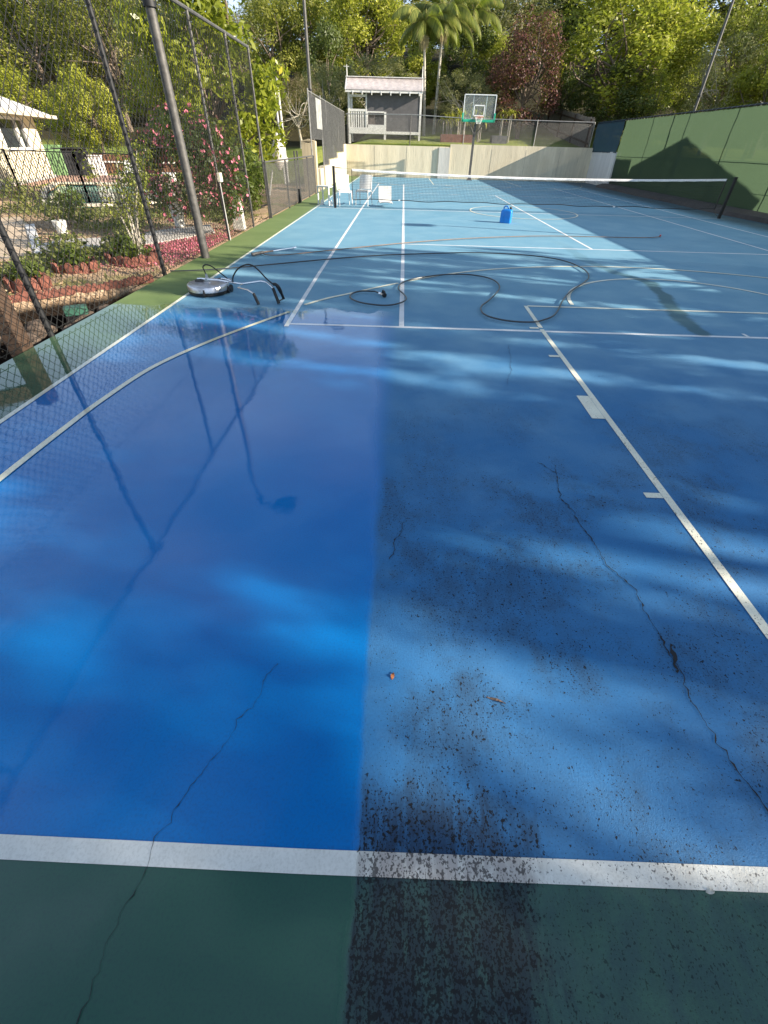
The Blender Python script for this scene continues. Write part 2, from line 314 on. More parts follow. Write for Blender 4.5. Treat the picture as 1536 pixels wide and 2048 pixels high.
ribbon(l2,[(.03,-.10),(0,2.5),(-.02,11.8),(0,23.77)],TW,Z+.001); ribbon(l2,[(1.372,0),(1.38,5.5),(1.372,23.77)],.06,Z+.001); ribbon(l2,[(5.485,5.48),(5.485,18.28)],TW,Z+.001); ribbon(l2,[(9.6,0),(9.6,23.77)],TW,Z+.001); ribbon(l2,[(10.97,0),(10.97,23.77)],TW,Z+.001); ribbon(l2,[(5.46,.02),(5.46,.14)],.04,Z+.001)
l.build('tennis_cross_lines',M_WHITE)['kind']='structure'; l2.build('tennis_side_lines',M_WHITE)['kind']='structure'
b=MB(); ribbon(b,[(-2.35,-4.83),(1.09,-4.848),(2.6,-4.846),(13.4,-4.83)],.058,Z+.0005); b.build('court_end_line',M_END)['kind']='structure'
b=MB(); z=Z+.0022
ribbon(b,[(-1.62,-6.5),(-1.60,1.0),(-1.54,11.8),(-1.54,30.2)],.045,z)
ribbon(b,[(3.04,-4.82),(3.04,.07)],.05,z); ribbon(b,[(3.045,.13),(3.06,1.03)],.05,z); ribbon(b,[(7.94,-4.82),(7.94,1.03)],.05,z); ribbon(b,[(3.086,1.03),(7.91,1.03)],.05,z)
for y0,y1 in ((.09,.14),(-.79,-.74),(-2.07,-1.67),(-3.06,-3.01)):
    for s,x in ((-1,3.013),(1,7.967)): ribbon(b,[(x,(y0+y1)/2),(x+s*.105,(y0+y1)/2)],y1-y0,z)
def arc(cx,cy,r,a0,a1,n=40): return [(cx+r*math.cos(R(a0+(a1-a0)*i/n)),cy+r*math.sin(R(a0+(a1-a0)*i/n))) for i in range(n+1)]
ribbon(b,arc(5.5,1.06,1.77,3,177)[::-1],.05,z+.001)
ribbon(b,[(3.04,30.1),(3.04,24.3),(7.94,24.3),(7.94,30.1)][:2],.05,z); ribbon(b,[(7.94,24.3),(7.94,30.1)],.05,z); ribbon(b,[(3.07,24.3),(7.91,24.3)],.05,z)
ribbon(b,arc(5.49,24.3,1.8,183,357),.05,z+.001)
b.build('basketball_key_lines',M_CREAM2)['kind']='structure'
b=MB()
T3=[(-1.12,-4.82),(-1.115,-4.0),(-1.11,-3.09),(-1.09,-2.5),(-1.06,-2.04),(-.96,-1.38),(-.72,-.76),(-.385,-.12),(-.05,.45)]
ribbon(b,spline(T3,5),.05,z+.002); ribbon(b,spline([(.09,.77),(.33,1.09),(.63,1.39),(.97,1.74),(1.31,2.06)],5),.05,z+.002)
ribbon(b,spline([(1.46,2.2),(2.18,2.79),(3.1,3.29),(4.26,3.62),(5.49,3.73),(6.76,3.55),(7.8,3.17),(8.9,2.6),(10.2,1.7),(11.3,.4),(12.0,-1.3),(12.09,-3.1),(12.09,-4.82)],6),.05,z+.002)
ribbon(b,[(5.485+6.75*math.cos(a),28.2-6.75*math.sin(a)) for a in np.linspace(.2,math.pi-.2,50)][::-1],.05,z+.002)
b.build('three_point_lines',M_CREAM)['kind']='structure'
b=MB(); A_=arc(5.40,12.1,1.76,0,360,60); ribbon(b,A_,.05,z+.003); b.build('centre_circle_line',M_CREAM2)['kind']='structure'
# cracks in the slab
def crack(px,wd,seed):
    rg=np.random.default_rng(seed); P=[G(*q)[:2] for q in px]; out=[]; w_=0.
    for a,c_ in zip(P,P[1:]):
        n=max(3,int(np.linalg.norm(c_-a)/.014)); nn=np.array([-(c_-a)[1],(c_-a)[0]]); nn/=np.linalg.norm(nn)
        for k in range(n): w_=.72*w_+rg.normal()*.0052; out.append(a+(c_-a)*k/n+nn*w_)
    out.append(P[-1]); return out,[wd*rg.choice([.45,.7,1.,1.4,2.1],p=[.25,.3,.25,.14,.06]) for _ in out]
cb=MB(); zc=.0038
for px,wd,sd in (([(1108,930),(1120,990),(1170,1060),(1215,1130),(1270,1180),(1310,1260),(1355,1330),(1380,1400),(1460,1520),(1560,1650)],.0042,1),([(1345,1290),(1350,1330),(1352,1345)],.012,5),
    ([(495,1420),(440,1500),(355,1610),(310,1690),(280,1760),(230,1850),(190,1960),(150,2060)],.0017,2),([(1018,690),(1022,740),(1015,770)],.003,3),([(1075,925),(1120,950)],.003,4),([(810,1040),(790,1080),(778,1120)],.003,6),([(560,1330),(495,1420)],.0018,8)):
    pts,w=crack(px,wd,sd); ribbon(cb,pts,wd,zc,w)
cb.build('slab_cracks',mat('crack_dark',(.012,.014,.018),.9))['kind']='structure'
# ================================================================ TERRAIN
def sst(x,a,b): 
    t=np.clip((x-a)/(b-a),0,1); return t*t*(3-2*t)
def terr(x,y):
    x=np.asarray(x,float); y=np.asarray(y,float)
    back=1.66+np.clip(y-30.4,0,8)*.11+np.clip(y-38,0,60)*.20+np.clip(y-98,0,200)*.06
    left=np.clip(y-24,0,22)*.072+np.clip(y-46,0,54)*.22+np.clip(y-98,0,200)*.06; lw=sst(x,-12,-2.6)*sst(y,16,30); left=left*(1-lw)+np.maximum(left,np.minimum(1.6,back))*lw
    left=left+sst(-x,20,60)*sst(y,10,60)*3
    right=.1+1.5*sst(y,22,34)+np.clip(y-34,0,60)*.21+np.clip(y-98,0,200)*.06
    z=np.where(x<-2.45,left,np.where(x>13.55,right,back))
    return z
gx=sorted(set([-400,-250,-160,-110,-80]+list(np.arange(-60,-14,3.))+[-14,-13.6]+list(np.arange(-12,-3,1.5))+[-2.7,-2.62]+list(np.arange(-1,13,1.6))+[13.5,13.6]+list(np.arange(15,60,3.))+[70,90,130,200,400])); gy=sorted(set([-300,-120,-60,-30,-9.2,-9.0]+list(np.arange(-6,21,3.))+[22,22.1]+list(np.arange(24,30,1.5))+[30.35,30.45]+list(np.arange(31.5,60,1.5))+list(np.arange(62,120,6.))+[140,180,260,420]))
XX,YY=np.meshgrid(gx,gy,indexing='ij'); ZZ=terr(XX,YY); ZZ=np.where((XX<13.55)&(XX>-2.65)&(YY<30.4)&(YY>-9.1),-.6,ZZ); ZZ=np.where((XX>=-13.9)&(XX<=-2.45)&(YY<=22.05)&(YY>-9.1),-1.3,ZZ); ZZ=np.where(YY<=-9.1,-.05,ZZ)
ZZ=ZZ+np.where(YY>31.5,np.sin(XX*.7)*np.cos(YY*.9)*.06,0)
n2=len(gy); V=np.stack([XX,YY,ZZ],-1).reshape(-1,3); F=[(i*n2+j,(i+1)*n2+j,(i+1)*n2+j+1,i*n2+j+1) for i in range(len(gx)-1) for j in range(n2-1)]
def groundmat():
    t=NT('lawn_ground'); sp=t.n('SeparateXYZ'); t.L(t.tc,sp.inputs[0]); a=t.noise(.5,5); b=t.noise(9,5)
    g=t.mix(t.smooth(a,.35,.65),(.17,.22,.045),(.26,.29,.07)); g=t.mix(t.math('MULTIPLY',t.smooth(b,.5,.75),.6),g,(.07,.055,.03))
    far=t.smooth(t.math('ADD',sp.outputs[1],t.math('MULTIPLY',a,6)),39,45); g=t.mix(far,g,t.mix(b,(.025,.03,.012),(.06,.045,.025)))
    t.set(Base_Color=g,Roughness=.95,Specular_IOR_Level=.1); t.bump(b,.08); return t.m
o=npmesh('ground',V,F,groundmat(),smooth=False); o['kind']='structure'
# garden bed beside the court, with the sunken corner by the near fence
PIT=[(-3.75,.45),(-3.35,.95),(-2.86,1.27),(-2.62,1.58),(-2.36,1.75)]
def pitz(x,y):
    ed=np.interp(x,[p[0] for p in PIT],[p[1] for p in PIT]); d=np.clip((ed-y-.07)/.16,0,1); dx=np.clip((x+6.0)/1.6,0,1); return -.75*d*dx
gx=sorted(set(list(np.arange(-14,-7,.5))+list(np.arange(-7,-2.35,.09))+[-2.352])); gy=sorted(set(list(np.arange(-9.1,-3,.3))+list(np.arange(-3,3,.09))+list(np.arange(3,9,.25))+list(np.arange(9,22.1,.6))+[22.15]))
XX,YY=np.meshgrid(gx,gy,indexing='ij'); rr=np.random.default_rng(3); ZZ=.0+pitz(XX,YY)+rr.normal(size=XX.shape)*.012+.03*np.sin(XX*1.9)*np.cos(YY*1.3)-.02; ZZ=np.where(XX>-2.6,np.minimum(ZZ,-.035),ZZ)
PW=[G(*a)[:2] for a in [(98,414),(215,412),(333,406),(340,388),(336,372),(225,370),(118,369),(95,385)]]; PW=[tuple(p) for p in PW]
def inpoly(x,y,P):
    c=np.zeros(x.shape,bool); n=len(P)
    for i in range(n):
        (x1,y1),(x2,y2)=P[i],P[(i+1)%n]; k=((y1>y)!=(y2>y))&(x<(x2-x1)*(y-y1)/((y2-y1)+1e-9)+x1); c^=k
    return c
ZZ=np.where(inpoly(XX,YY,PW),-1.0,ZZ)
n2=len(gy); V=np.stack([XX,YY,ZZ],-1).reshape(-1,3); F=[(i*n2+j,(i+1)*n2+j,(i+1)*n2+j+1,i*n2+j+1) for i in range(len(gx)-1) for j in range(n2-1)]
def bedmat():
    t=NT('garden_soil'); a=t.noise(.9,6,.6); b=t.noise(28,5,.7); sp=t.n('SeparateXYZ'); t.L(t.tc,sp.inputs[0])
    g=t.mix(t.smooth(b,.35,.7),(.36,.24,.15),(.72,.54,.38)); g=t.mix(t.math('MULTIPLY',t.smooth(a,.52,.62),.8),g,t.mix(b,(.17,.19,.04),(.36,.34,.12)))
    g=t.mix(t.smooth(sp.outputs[2],-.05,-.16),g,t.mix(b,(.008,.006,.005),(.03,.02,.014)))  # near-black with depth: the sunken corner's shade is in the soil colour
    t.set(Base_Color=g,Roughness=.95,Specular_IOR_Level=.1); t.bump(b,.06); return t.m
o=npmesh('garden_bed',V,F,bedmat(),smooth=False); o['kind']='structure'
CONC=mat('path_concrete',(.50,.46,.42),.9,0,.15,4,.01,60)
def slab(name,px,z,m,h=.05):
    P=[G(*a)[:2] for a in px]; b=MB(); b.prism([(p[0],p[1],z-h) for p in P],(0,0,h)); o=b.build(name,m); o['kind']='structure'; return o
slab('garden_path',[(60,498),(120,482),(235,478),(330,462),(420,452),(430,466),(340,484),(235,500),(120,515)],.035,CONC)
slab('paved_path',[(-60,440),(40,436),(62,455),(100,515),(40,522),(-60,520)],.03,mat('tan_paving',(.52,.40,.28),.9,0,.2,3,.01,40))
slab('white_path_edge',[(52,455),(70,452),(90,512),(72,516)],.05,mat('white_concrete',(.62,.6,.58),.9,0,.12,5,.005,60))
CREAMC=mat('pool_coping',(.62,.55,.45),.8,0,.12,5,.005,50)
b=MB(); n=len(PW); cx=sum(p[0] for p in PW)/n; cy=sum(p[1] for p in PW)/n
outer=[(cx+(p[0]-cx)*1.10,cy+(p[1]-cy)*1.07) for p in PW]
for i in range(n):
    j=(i+1)%n; b.prism([(*PW[i],.02),(*PW[j],.02),(*outer[j],.02),(*outer[i],.02)],(0,0,.06))
b.build('pool_coping',CREAMC)['kind']='structure'
b=MB(); b.prism([(*p,-.5) for p in PW],(0,0,.46)); t=NT('pool_water'); t.set(Base_Color=(.05,.33,.27),Roughness=.06,IOR=1.33); t.bump(t.noise(5,3),.01); b.build('pool_water',t.m)['kind']='structure'
# paved surround behind the pool
b=MB(); P=[G(*a)[:2] for a in [(20,385),(98,366),(350,366),(350,352),(110,350),(0,368)]]; b.prism([(*p,-.04) for p in P],(0,0,.06)); b.build('pool_paving',mat('red_paving',(.42,.26,.2),.9,0,.25,7,.01,40))['kind']='structure'
# ================================================================ FENCES AND WALLS
GALV=mat('galvanised_steel',(.30,.29,.28),.5,.55,.2,12); GALVD=mat('weathered_grey_steel',(.10,.095,.09),.6,.35,.25,14); BLK=mat('black_painted_steel',(.006,.0065,.009),.6,0,.2,10)
WIRE=mat('dark_wire',(.007,.007,.007),.8,0.,.2,5); WIREG=mat('grey_wire',(.16,.155,.15),.5,.5,.2,5)
FX=-2.38
f=empty('chain_link_fence',(FX,0,0),'tall chain-link fence in dark wire along the left edge of the court','fence')
posts=[(-6.9,BLK),(-3.7,BLK),(-.63,BLK),(2.16,BLK),(5.36,GALVD),(7.3,GALVD),(8.95,GALVD)]
for y,m in posts:
    q=MB(); top=3.36; q.tube([(FX,y,-.3),(FX,y,top)],.031 if y<5 else .025,10); 
    if y>7.2: q.lathe([(.0,top+.05),(.03,top+.03),(.034,top-.02),(.034,top-.05)],(FX,y,0),10)
    W(q,'post',m,f)
q=MB(); q.tube([(FX,-7.,3.36),(FX,1.5,3.37),(FX,8.95,3.37)],.03,8); W(q,'top_rail',GALVD,f)
q=MB(); q.tube([(FX+.03,-7,.055),(FX+.03,8.95,.055)],.003,5); q.tube([(FX+.03,-7,1.55)]+[(FX+.03,y,1.55+.03*math.sin(y*2.3)) for y in np.arange(-6,8.9,1)],.003,5); W(q,'tension_wire',WIRE,f)
chainlink('mesh',WIRE,f,(FX+.028,-7.),(FX+.028,8.95),lambda s:np.where(s>14.3,2.2+0*s,.03+0*s),3.35,.105,.0036)
# wire ends along the bottom
# lower fence with a gate
f=empty('gate_fence',(-2.3,8.95,0),'low grey mesh fence and gate beyond the tall fence','fence')
GY=[8.95,11.4,12.9,13.4,15.2,16.7]
for y in GY:
    q=MB(); q.bar((-2.33,y,-.2),(-2.33,y,1.26 if y not in (12.9,13.4) else 1.45),.045,.045); W(q,'post',GALVD,f)
q=MB(); q.tube([(-2.33,8.95,1.25),(-2.33,16.7,1.27)],.02,8); q.tube([(-2.33,8.95,.06),(-2.33,16.7,.06)],.015,8); W(q,'rail',GALVD,f)
chainlink('mesh',WIREG,f,(-2.30,8.97),(-2.30,16.7),.06,1.25,.05,.0032)
q=MB(); q.box(-2.30,-2.24,12.86,12.92,.02,.42); W(q,'drop_bolt',BLK,f)
# upper fence on the stepped wall
f=empty('upper_fence',(-2.5,17.45,0),'grey chain-link fence on the stepped concrete wall left of the playhouse','fence')
UY=[17.45,20.6,22.2,24.4,26.9,28.6,30.3]
for i,y in enumerate(UY):
    q=MB(); zb=.0 if y<18 else (.8 if y<22.3 else (1.0 if y<25.6 else 1.25)); zb=.9 if y<18 else zb
    q.tube([(-2.5,y,zb-.05),(-2.5,y,3.32 if y in(17.45,20.6) else 3.24)],.026 if y<21 else .02,8); W(q,'post',GALV,f)
q=MB(); q.tube([(-2.5,17.45,3.25),(-2.5,30.3,3.22)],.02,8); W(q,'top_rail',GALV,f)
chainlink('mesh',WIREG,f,(-2.48,17.45),(-2.48,30.3),lambda s:np.where(s<3.1,1.78,np.where(s<4.7,.86,np.where(s<8.1,1.06,np.where(s<11.8,1.3,1.7)))),3.23,.06,.004)
q=MB(); q.box(-2.47,-2.455,19.0,20.5,2.15,3.15); W(q,'shade_panel',mat('grey_mesh_panel',(.26,.26,.25),.9),f)
# far fence on the retaining wall
f=empty('back_fence',(5,30.42,1.7),'grey chain-link fence on top of the long retaining wall behind the hoop','fence')
for x,h in ((-2.3,3.2),(1.68,3.2),(5.1,3.1),(9.63,3.1),(13.2,3.05)):
    q=MB(); q.tube([(x,30.42,1.5),(x,30.42,h)],.025,8); W(q,'post',GALVD if x<3 else GALV,f)
q=MB(); q.tube([(-2.4,30.42,3.13),(1.7,30.42,3.18),(5.1,30.42,3.07),(13.2,30.42,3.04)],.024,8); W(q,'top_rail',GALV,f)
chainlink('mesh',WIREG,f,(-2.4,30.44),(13.2,30.44),1.78,3.06,.07,.004)
# concrete
def concmat(name,c,stain=.5,streak=True):
    t=NT(name); a=t.noise(1.,6,.65,t.map((2.2,2.2,.22))); b=t.noise(5,5,.6,t.map((3,3,.4))); d=t.noise(40,4); e=t.noise(.6,4)
    k=t.mix(t.smooth(a,.38,.7),tuple(x*.8 for x in c),c); k=t.mix(t.math('MULTIPLY',t.smooth(b,.52,.8),stain),k,(c[0]*.45,c[1]*.42,c[2]*.36)); k=t.mix(t.math('MULTIPLY',t.smooth(e,.45,.8),.3),k,(c[0]*.8,c[1]*.76,c[2]*.66))
    t.set(Base_Color=k,Roughness=.92,Specular_IOR_Level=.2); t.bump(t.math('ADD',d,t.math('MULTIPLY',b,2.)),.006); return t.m
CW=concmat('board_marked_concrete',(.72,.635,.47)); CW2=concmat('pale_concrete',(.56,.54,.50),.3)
f=empty('retaining_wall',(5,30.3,0),'long board-marked concrete retaining wall across the far end of the court','wall')
q=MB(); q.box(-2.5,4.30,30.30,30.55,-.3,1.66); W(q,'lower_panel',CW,f)
q=MB(); q.box(4.302,13.45,30.28,30.54,-.3,1.80); W(q,'raised_panel',CW,f)
q=MB(); q.box(3.58,4.32,30.20,30.298,-.3,1.62); W(q,'grey_strip',CW2,f)  # greyer strip standing just proud of the wall face
q=MB(); 
for x in (-.6,1.5,7.0,9.2,11.4): q.box(x-.003,x+.003,30.273 if x>4.3 else 30.293,30.31,.0,1.6)
W(q,'joint',mat('joint_dark',(.12,.11,.10),.9),f)
f=empty('stepped_wall',(-2.6,25,0),'pale concrete wall stepping down along the left side near the net','wall')
for i,(y0,y1,h) in enumerate(((28.9,30.28,1.66),(25.6,28.898,1.26),(22.2,25.598,1.02),(20.4,22.198,.82))):
    q=MB(); q.box(-2.72+i*.003,-2.42-i*.002,y0,y1,-.3,h); W(q,'step',concmat('warm_concrete',(.60,.53,.40),.2) if i==0 else bpy.data.materials['warm_concrete'],f)
f=empty('concrete_pillar',(-2.75,18.2,0),'tall tan rendered pillar beside the low gate','pillar')
q=MB(); q.box(-3.0,-2.42,17.9,18.3,-.2,1.72); q.prism([(-3.0,17.9,1.72),(-2.71,17.9,1.66),(-2.42,17.9,1.72),(-2.42,17.9,1.73),(-2.71,17.9,1.80),(-3.,17.9,1.73)],(0,.4,0)); W(q,'shaft',concmat('tan_render',(.50,.42,.29),.35),f,.02)
q=MB(); q.box(-2.85,-2.36,18.6,19.5,-.2,.78); W(q,'plinth',bpy.data.materials['warm_concrete'],f,.015)
f=empty('corner_wall',(13.5,28.3,0),'smooth white concrete wall under the navy cloth in the right far corner','wall')
q=MB(); q.box(13.44,13.70,26.3,30.55,-.3,1.63); W(q,'panel',concmat('white_wall',(.66,.65,.62),.15),f)
# shade cloth fence
def cloth(name,c,tcol,tw=.5):
    t=NT(name); w=t.noise(3,4,.5,t.map((1,1,14))); v=t.noise(160,2,.5,t.map((1,1,.5))); u=t.noise(.5,4)
    k=t.mix(t.smooth(w,.35,.65),tuple(x*.85 for x in c),c); k=t.mix(t.math('MULTIPLY',t.smooth(v,.45,.7),.4),k,tuple(x*.4 for x in c)); k=t.mix(t.math('MULTIPLY',t.smooth(u,.4,.7),.25),k,tuple(x*1.3 for x in c))
    t.set(Base_Color=k,Roughness=.85,Specular_IOR_Level=.15); tr=t.n('BsdfTranslucent'); t.L(t.mix(t.math('MULTIPLY',t.smooth(v,.45,.7),.5),t.mix(t.math('MULTIPLY',t.smooth(w,.4,.62),.3),tcol,tuple(x*.8 for x in tcol)),tuple(x*.5 for x in tcol)),tr.inputs[0])
    m1=t.n('MixShader'); m1.inputs[0].default_value=tw; t.L(t.b.outputs[0],m1.inputs[1]); t.L(tr.outputs[0],m1.inputs[2])
    ts=t.n('BsdfTransparent'); m2=t.n('MixShader'); m2.inputs[0].default_value=.07; t.L(m1.outputs[0],m2.inputs[1]); t.L(ts.outputs[0],m2.inputs[2]); t.L(m2.outputs[0],t.out.inputs['Surface']); return t.m
GRN=cloth('green_shade_cloth',(.042,.066,.046),(.078,.125,.074)); NAVY=cloth('navy_shade_cloth',(.012,.024,.04),(.012,.03,.05),.3)
f=empty('shade_cloth_fence',(13.5,10,0),'tall fence covered in green and navy shade cloth on the right of the court','fence')
def sheet(name,y0,y1,zb,zt,m,x=13.5,seed=1):
    ny=int((y1-y0)/.25); nz=12; ys=np.linspace(y0,y1,ny+1); zs=np.linspace(zb,zt,nz+1); V=[];F=[]
    for i,y in enumerate(ys):
        for j,zz in enumerate(zs): V.append((x+.03*math.sin(y*.9+seed)*math.sin(math.pi*j/nz)+.012*math.sin(y*5+zz*3)+.01*math.sin(y*1.84*2+zz*9),y,zz-(.012*abs(math.sin(y*4.5)) if j==0 else 0)))
    for i in range(ny):
        for j in range(nz): a=i*(nz+1)+j; F.append((a,a+nz+1,a+nz+2,a+1))
    o=npmesh(name,V,F,m,f,True); o.data.transform(Matrix.Translation(f.location).inverted())
sheet('green_cloth',-9,26.27,.03,2.99,GRN); sheet('navy_cloth',26.3,30.5,1.60,3.04,NAVY,13.43,3)
for y in [30.5]+[26.28-3.42*k for k in range(11)]:
    q=MB(); q.tube([(13.62,y,-.2),(13.62,y,3.02)],.03,8); W(q,'post',BLK,f)
q=MB(); q.tube([(13.56,-9,3.02),(13.56,10,3.03),(13.56,30.5,3.05)],.028,8); W(q,'top_rail',BLK,f)
q=MB(); q.tube([(13.62,-9,1.45),(13.62,30.4,1.5)],.012,6); q.tube([(13.60,-9,.62),(13.60,13.9,.66),(13.6,26,.62)],.008,6); W(q,'mid_wire',BLK,f)
q=MB(); q.tube([(13.56+.034*math.cos(k*1.3),-8.9+k*.07,3.03+.034*math.sin(k*1.3)) for k in range(562)],.0045,4)
W(q,'lacing',mat('white_cord',(.4,.4,.42),.7),f)
q=MB()
for y0 in np.arange(-9,26,1.):
    q.add([(12.62-.14*math.sin(y0),y0,-.1),(13.5,y0,-.1),(13.5,y0,.17),(13.05,y0,.19),(12.78-.05*math.cos(y0),y0,.12),(12.62-.14*math.sin(y0+1),y0+1.,-.1),(13.5,y0+1.,-.1),(13.5,y0+1.,.17),(13.05,y0+1.,.19),(12.78-.05*math.cos(y0+1),y0+1.,.12)],[(0,4,9,5),(4,3,8,9),(3,2,7,8)],True)
o=q.build('edge_kerb',concmat('grimy_kerb',(.085,.075,.07),.6)); o['kind']='structure'
# navy/black drape hanging at the right frame edge
f=empty('rolled_shade_cloth',(13.2,11.0,0),'dark roll of mesh leaning on the green cloth at the right picture edge','mesh roll')
q=MB(); q.tube([(13.15,10.9,.12),(13.22,11.05,.7),(13.33,11.2,1.3)],[.10,.12,.10],10); W(q,'roll',mat('black_mesh_roll',(.02,.02,.024),.8,0,.6,60,.02,60),f)
# light poles
def light_pole(x,y,h,lab,head=-1,r=.055,tilt=(0,0)):
    f=empty('light_pole',(x,y,0),lab,'light pole','court light poles'); q=MB(); q.tube([(0,0,-.3),(tilt[0],tilt[1],h)],[r*1.1,r*.85],10); q.build('pole',GALVD,f)
    q=MB(); q.lathe([(r*1.35,h*.52),(r*1.35,h*.52+.06)],(tilt[0]*.5,tilt[1]*.5,0),10); q.build('collar',BLK,f)
    q=MB(); q.tube([(tilt[0],tilt[1],h-.05),(tilt[0]-head*.35,tilt[1],h+.05)],.03,8); q.build('arm',GALVD,f)
    q=MB(); q.prism([(-head*.35+tilt[0],-.22,h+.0),(-head*.95+tilt[0],-.22,h-.05),(-head*1.02+tilt[0],-.22,h+.08),(-head*.75+tilt[0],-.22,h+.17),(-head*.4+tilt[0],-.22,h+.15)],(0,.44,0)); q.build('lamp_head',GALV,f,.02)
    return f
light_pole(-2.22,3.5,5.9,'thick grey light pole rising beside the tall fence near the camellia',r=.066)
light_pole(-2.85,20.2,6.6,'slim grey light pole behind the upper fence by the playhouse',r=.07)
light_pole(14.2,20.7,6.9,'pale light pole rising behind the green cloth at the right',1,r=.06)
light_pole(13.85,5.75,4.75,'light pole behind the green cloth, out beyond the near right corner',1)
# basketball hoop
f=empty('basketball_hoop',(5.62,29.2,0),'basketball hoop with clear backboard and teal edge padding on a grey post','basketball hoop')
HB=28.45; BT=onY(931,188,HB); BR=onY(988,242,HB); x0,x1=4.74,6.56; z0,z1=2.90,4.03
q=MB(); q.bar((5.60,29.25,-.05),(5.60,29.25,2.75),.10,.14); q.bar((5.60,29.25,0.0),(5.60,29.25,.03),.34,.34,(0,1,0)); W(q,'post',GALVD,f)
q=MB(); q.prism([(5.45,29.1,0),(5.75,29.1,0),(5.66,29.2,.35),(5.54,29.2,.35)],(0,.03,0)); W(q,'base_gusset',GALVD,f)
q=MB(); q.bar((5.60,29.2,2.45),(5.62,HB+.06,3.25),.07); q.bar((5.60,29.2,2.2),(5.1,HB+.06,2.95),.035); q.bar((5.60,29.2,2.2),(6.15,HB+.06,2.95),.035); q.bar((5.60,29.2,2.7),(5.62,HB+.06,3.7),.05); W(q,'support_arm',GALVD,f)
WP=mat('white_powdercoat',(.72,.73,.72),.4,0,.1,8); gl=NT('clear_acrylic'); gl.set(Base_Color=(.9,.95,.95),Roughness=.05); tr=gl.n('BsdfTransparent'); tr.inputs[0].default_value=(.86,.9,.9,1); ms=gl.n('MixShader'); ms.inputs[0].default_value=.92; gl.L(gl.b.outputs[0],ms.inputs[1]); gl.L(tr.outputs[0],ms.inputs[2]); gl.L(ms.outputs[0],gl.out.inputs['Surface'])
bb=MB(); bb.box(x0+.03,x1-.03,HB,HB+.012,z0+.03,z1-.03); bb=W(bb,'backboard',gl.m,f)
q=MB(); t_=.045
for a,b_ in (((x0,z1),(x1,z1)),((x0,z0),(x0,z1)),((x1,z0),(x1,z1))): q.bar((a[0],HB,a[1]),(b_[0],HB,b_[1]),t_,t_,(0,1,0))
for x in (x0+.53,x1-.53): q.bar((x,HB+.03,z0),(x,HB+.03,z1),.03,.03,(0,1,0))
W(q,'frame',WP,f)
q=MB()
for a,b_ in (((5.34,3.12),(5.34,3.57)),((5.94,3.12),(5.94,3.57)),((5.32,3.57),(5.96,3.57)),((5.32,3.12),(5.96,3.12))): q.bar((a[0],HB-.012,a[1]),(b_[0],HB-.012,b_[1]),.055,.008,(0,1,0))
W(q,'target_square',WP,f)
q=MB(); TEAL=mat('teal_padding',(.01,.33,.20),.5,0,.15,6)
q.box(x0-.06,x1+.06,HB-.05,HB+.05,z0-.07,z0+.05); q.box(x0-.07,x0+.015,HB-.05,HB+.05,z0-.07,z0+.34); q.box(x1-.015,x1+.07,HB-.05,HB+.05,z0-.07,z0+.34); W(q,'edge_padding',TEAL,f,.015)
q=MB(); q.tube([(5.64+.228*math.cos(a),HB-.38+.228*math.sin(a),3.05) for a in np.linspace(0,2*math.pi,24,endpoint=False)],.012,6,closed=True); q.box(5.54,5.74,HB-.16,HB-.02,2.98,3.08); W(q,'rim',mat('orange_rim',(.55,.13,.05),.4,.2,.15,5),f)
q=MB(); rg=np.random.default_rng(5)
for k in range(12):
    a=2*math.pi*k/12; 
    for s in (1,-1): q.tube([(5.64+.22*math.cos(a),HB-.38+.22*math.sin(a),3.04),(5.64+.17*math.cos(a+s*.26),HB-.38+.17*math.sin(a+s*.26),2.88),(5.64+.12*math.cos(a),HB-.38+.12*math.sin(a),2.74)],.005,4)
W(q,'net',mat('net_cord',(.6,.6,.58),.9),f)
# ================================================================ PLAYHOUSE
PY=33.0
def pp(x,y,Y=PY): return onY(x,y,Y)
f=empty('playhouse',(0,PY+.9,1.95),'small raised playhouse with dark grey walls, white trim and corrugated roof on the grass bank','playhouse')
WT=mat('white_weathered_paint',(.68,.66,.63),.6,0,.12,9); DG=mat('dark_grey_cladding',(.105,.10,.105),.8,0,.12,5); WD=mat('interior_grey',(.22,.22,.22),.8)
xL,xM,xH,xR=-2.44,-1.28,-.02,2.33; zF=2.36; zE=4.32; D=1.9
for x,w in ((xL,.13),(xM,.09),(xR,.13)): q=MB(); q.box(x-w/2,x+w/2,PY-.05,PY+.05,1.7 if x!=xM else zF,zE); W(q,'post',WT,f)
q=MB(); q.box(xH-.07,xH+.07,PY-.055,PY+.06,1.7,3.38); W(q,'post',WT,f)
for x in (xL,xR,xH): q=MB(); q.box(x-.06,x+.06,PY+D-.06,PY+D+.06,1.8,zE); W(q,'post',WT,f)
q=MB(); q.box(xL-.05,xH+.06,PY-.07,PY-.056,zF-.12,zF+.20); q.box(xH+.071,xR+.05,PY-.07,PY-.056,zF-.12,zF+.0); q.box(xL-.05,xR+.05,PY-.06,PY+D,zF-.04,zF+.03); W(q,'floor_beam',WT,f)
q=MB(); q.box(xM+.05,xR-.07,PY-.02,PY+.02,3.38,zE-.05); q.box(xH+.071,xR-.07,PY-.021,PY+.021,zF+.03,3.38); W(q,'front_wall',DG,f)
q=MB(); q.box(xR-.03,xR+.02,PY+.06,PY+D-.06,zF,zE); W(q,'side_wall',DG,f)
q=MB(); q.box(xM,xR-.1,PY+D-.03,PY+D+.02,zF,zE); W(q,'rear_wall',WD,f)
q=MB(); q.box(xL+.07,xM-.05,PY-.045,PY+.03,3.38,3.50); q.box(xL+.07,xM-.05,PY-.04,PY+.03,zE-.22,zE-.1); q.box(xL+.07,xL+.22,PY+.2,PY+.26,3.5,zE-.2); W(q,'verandah_rail',WT,f)
q=MB()
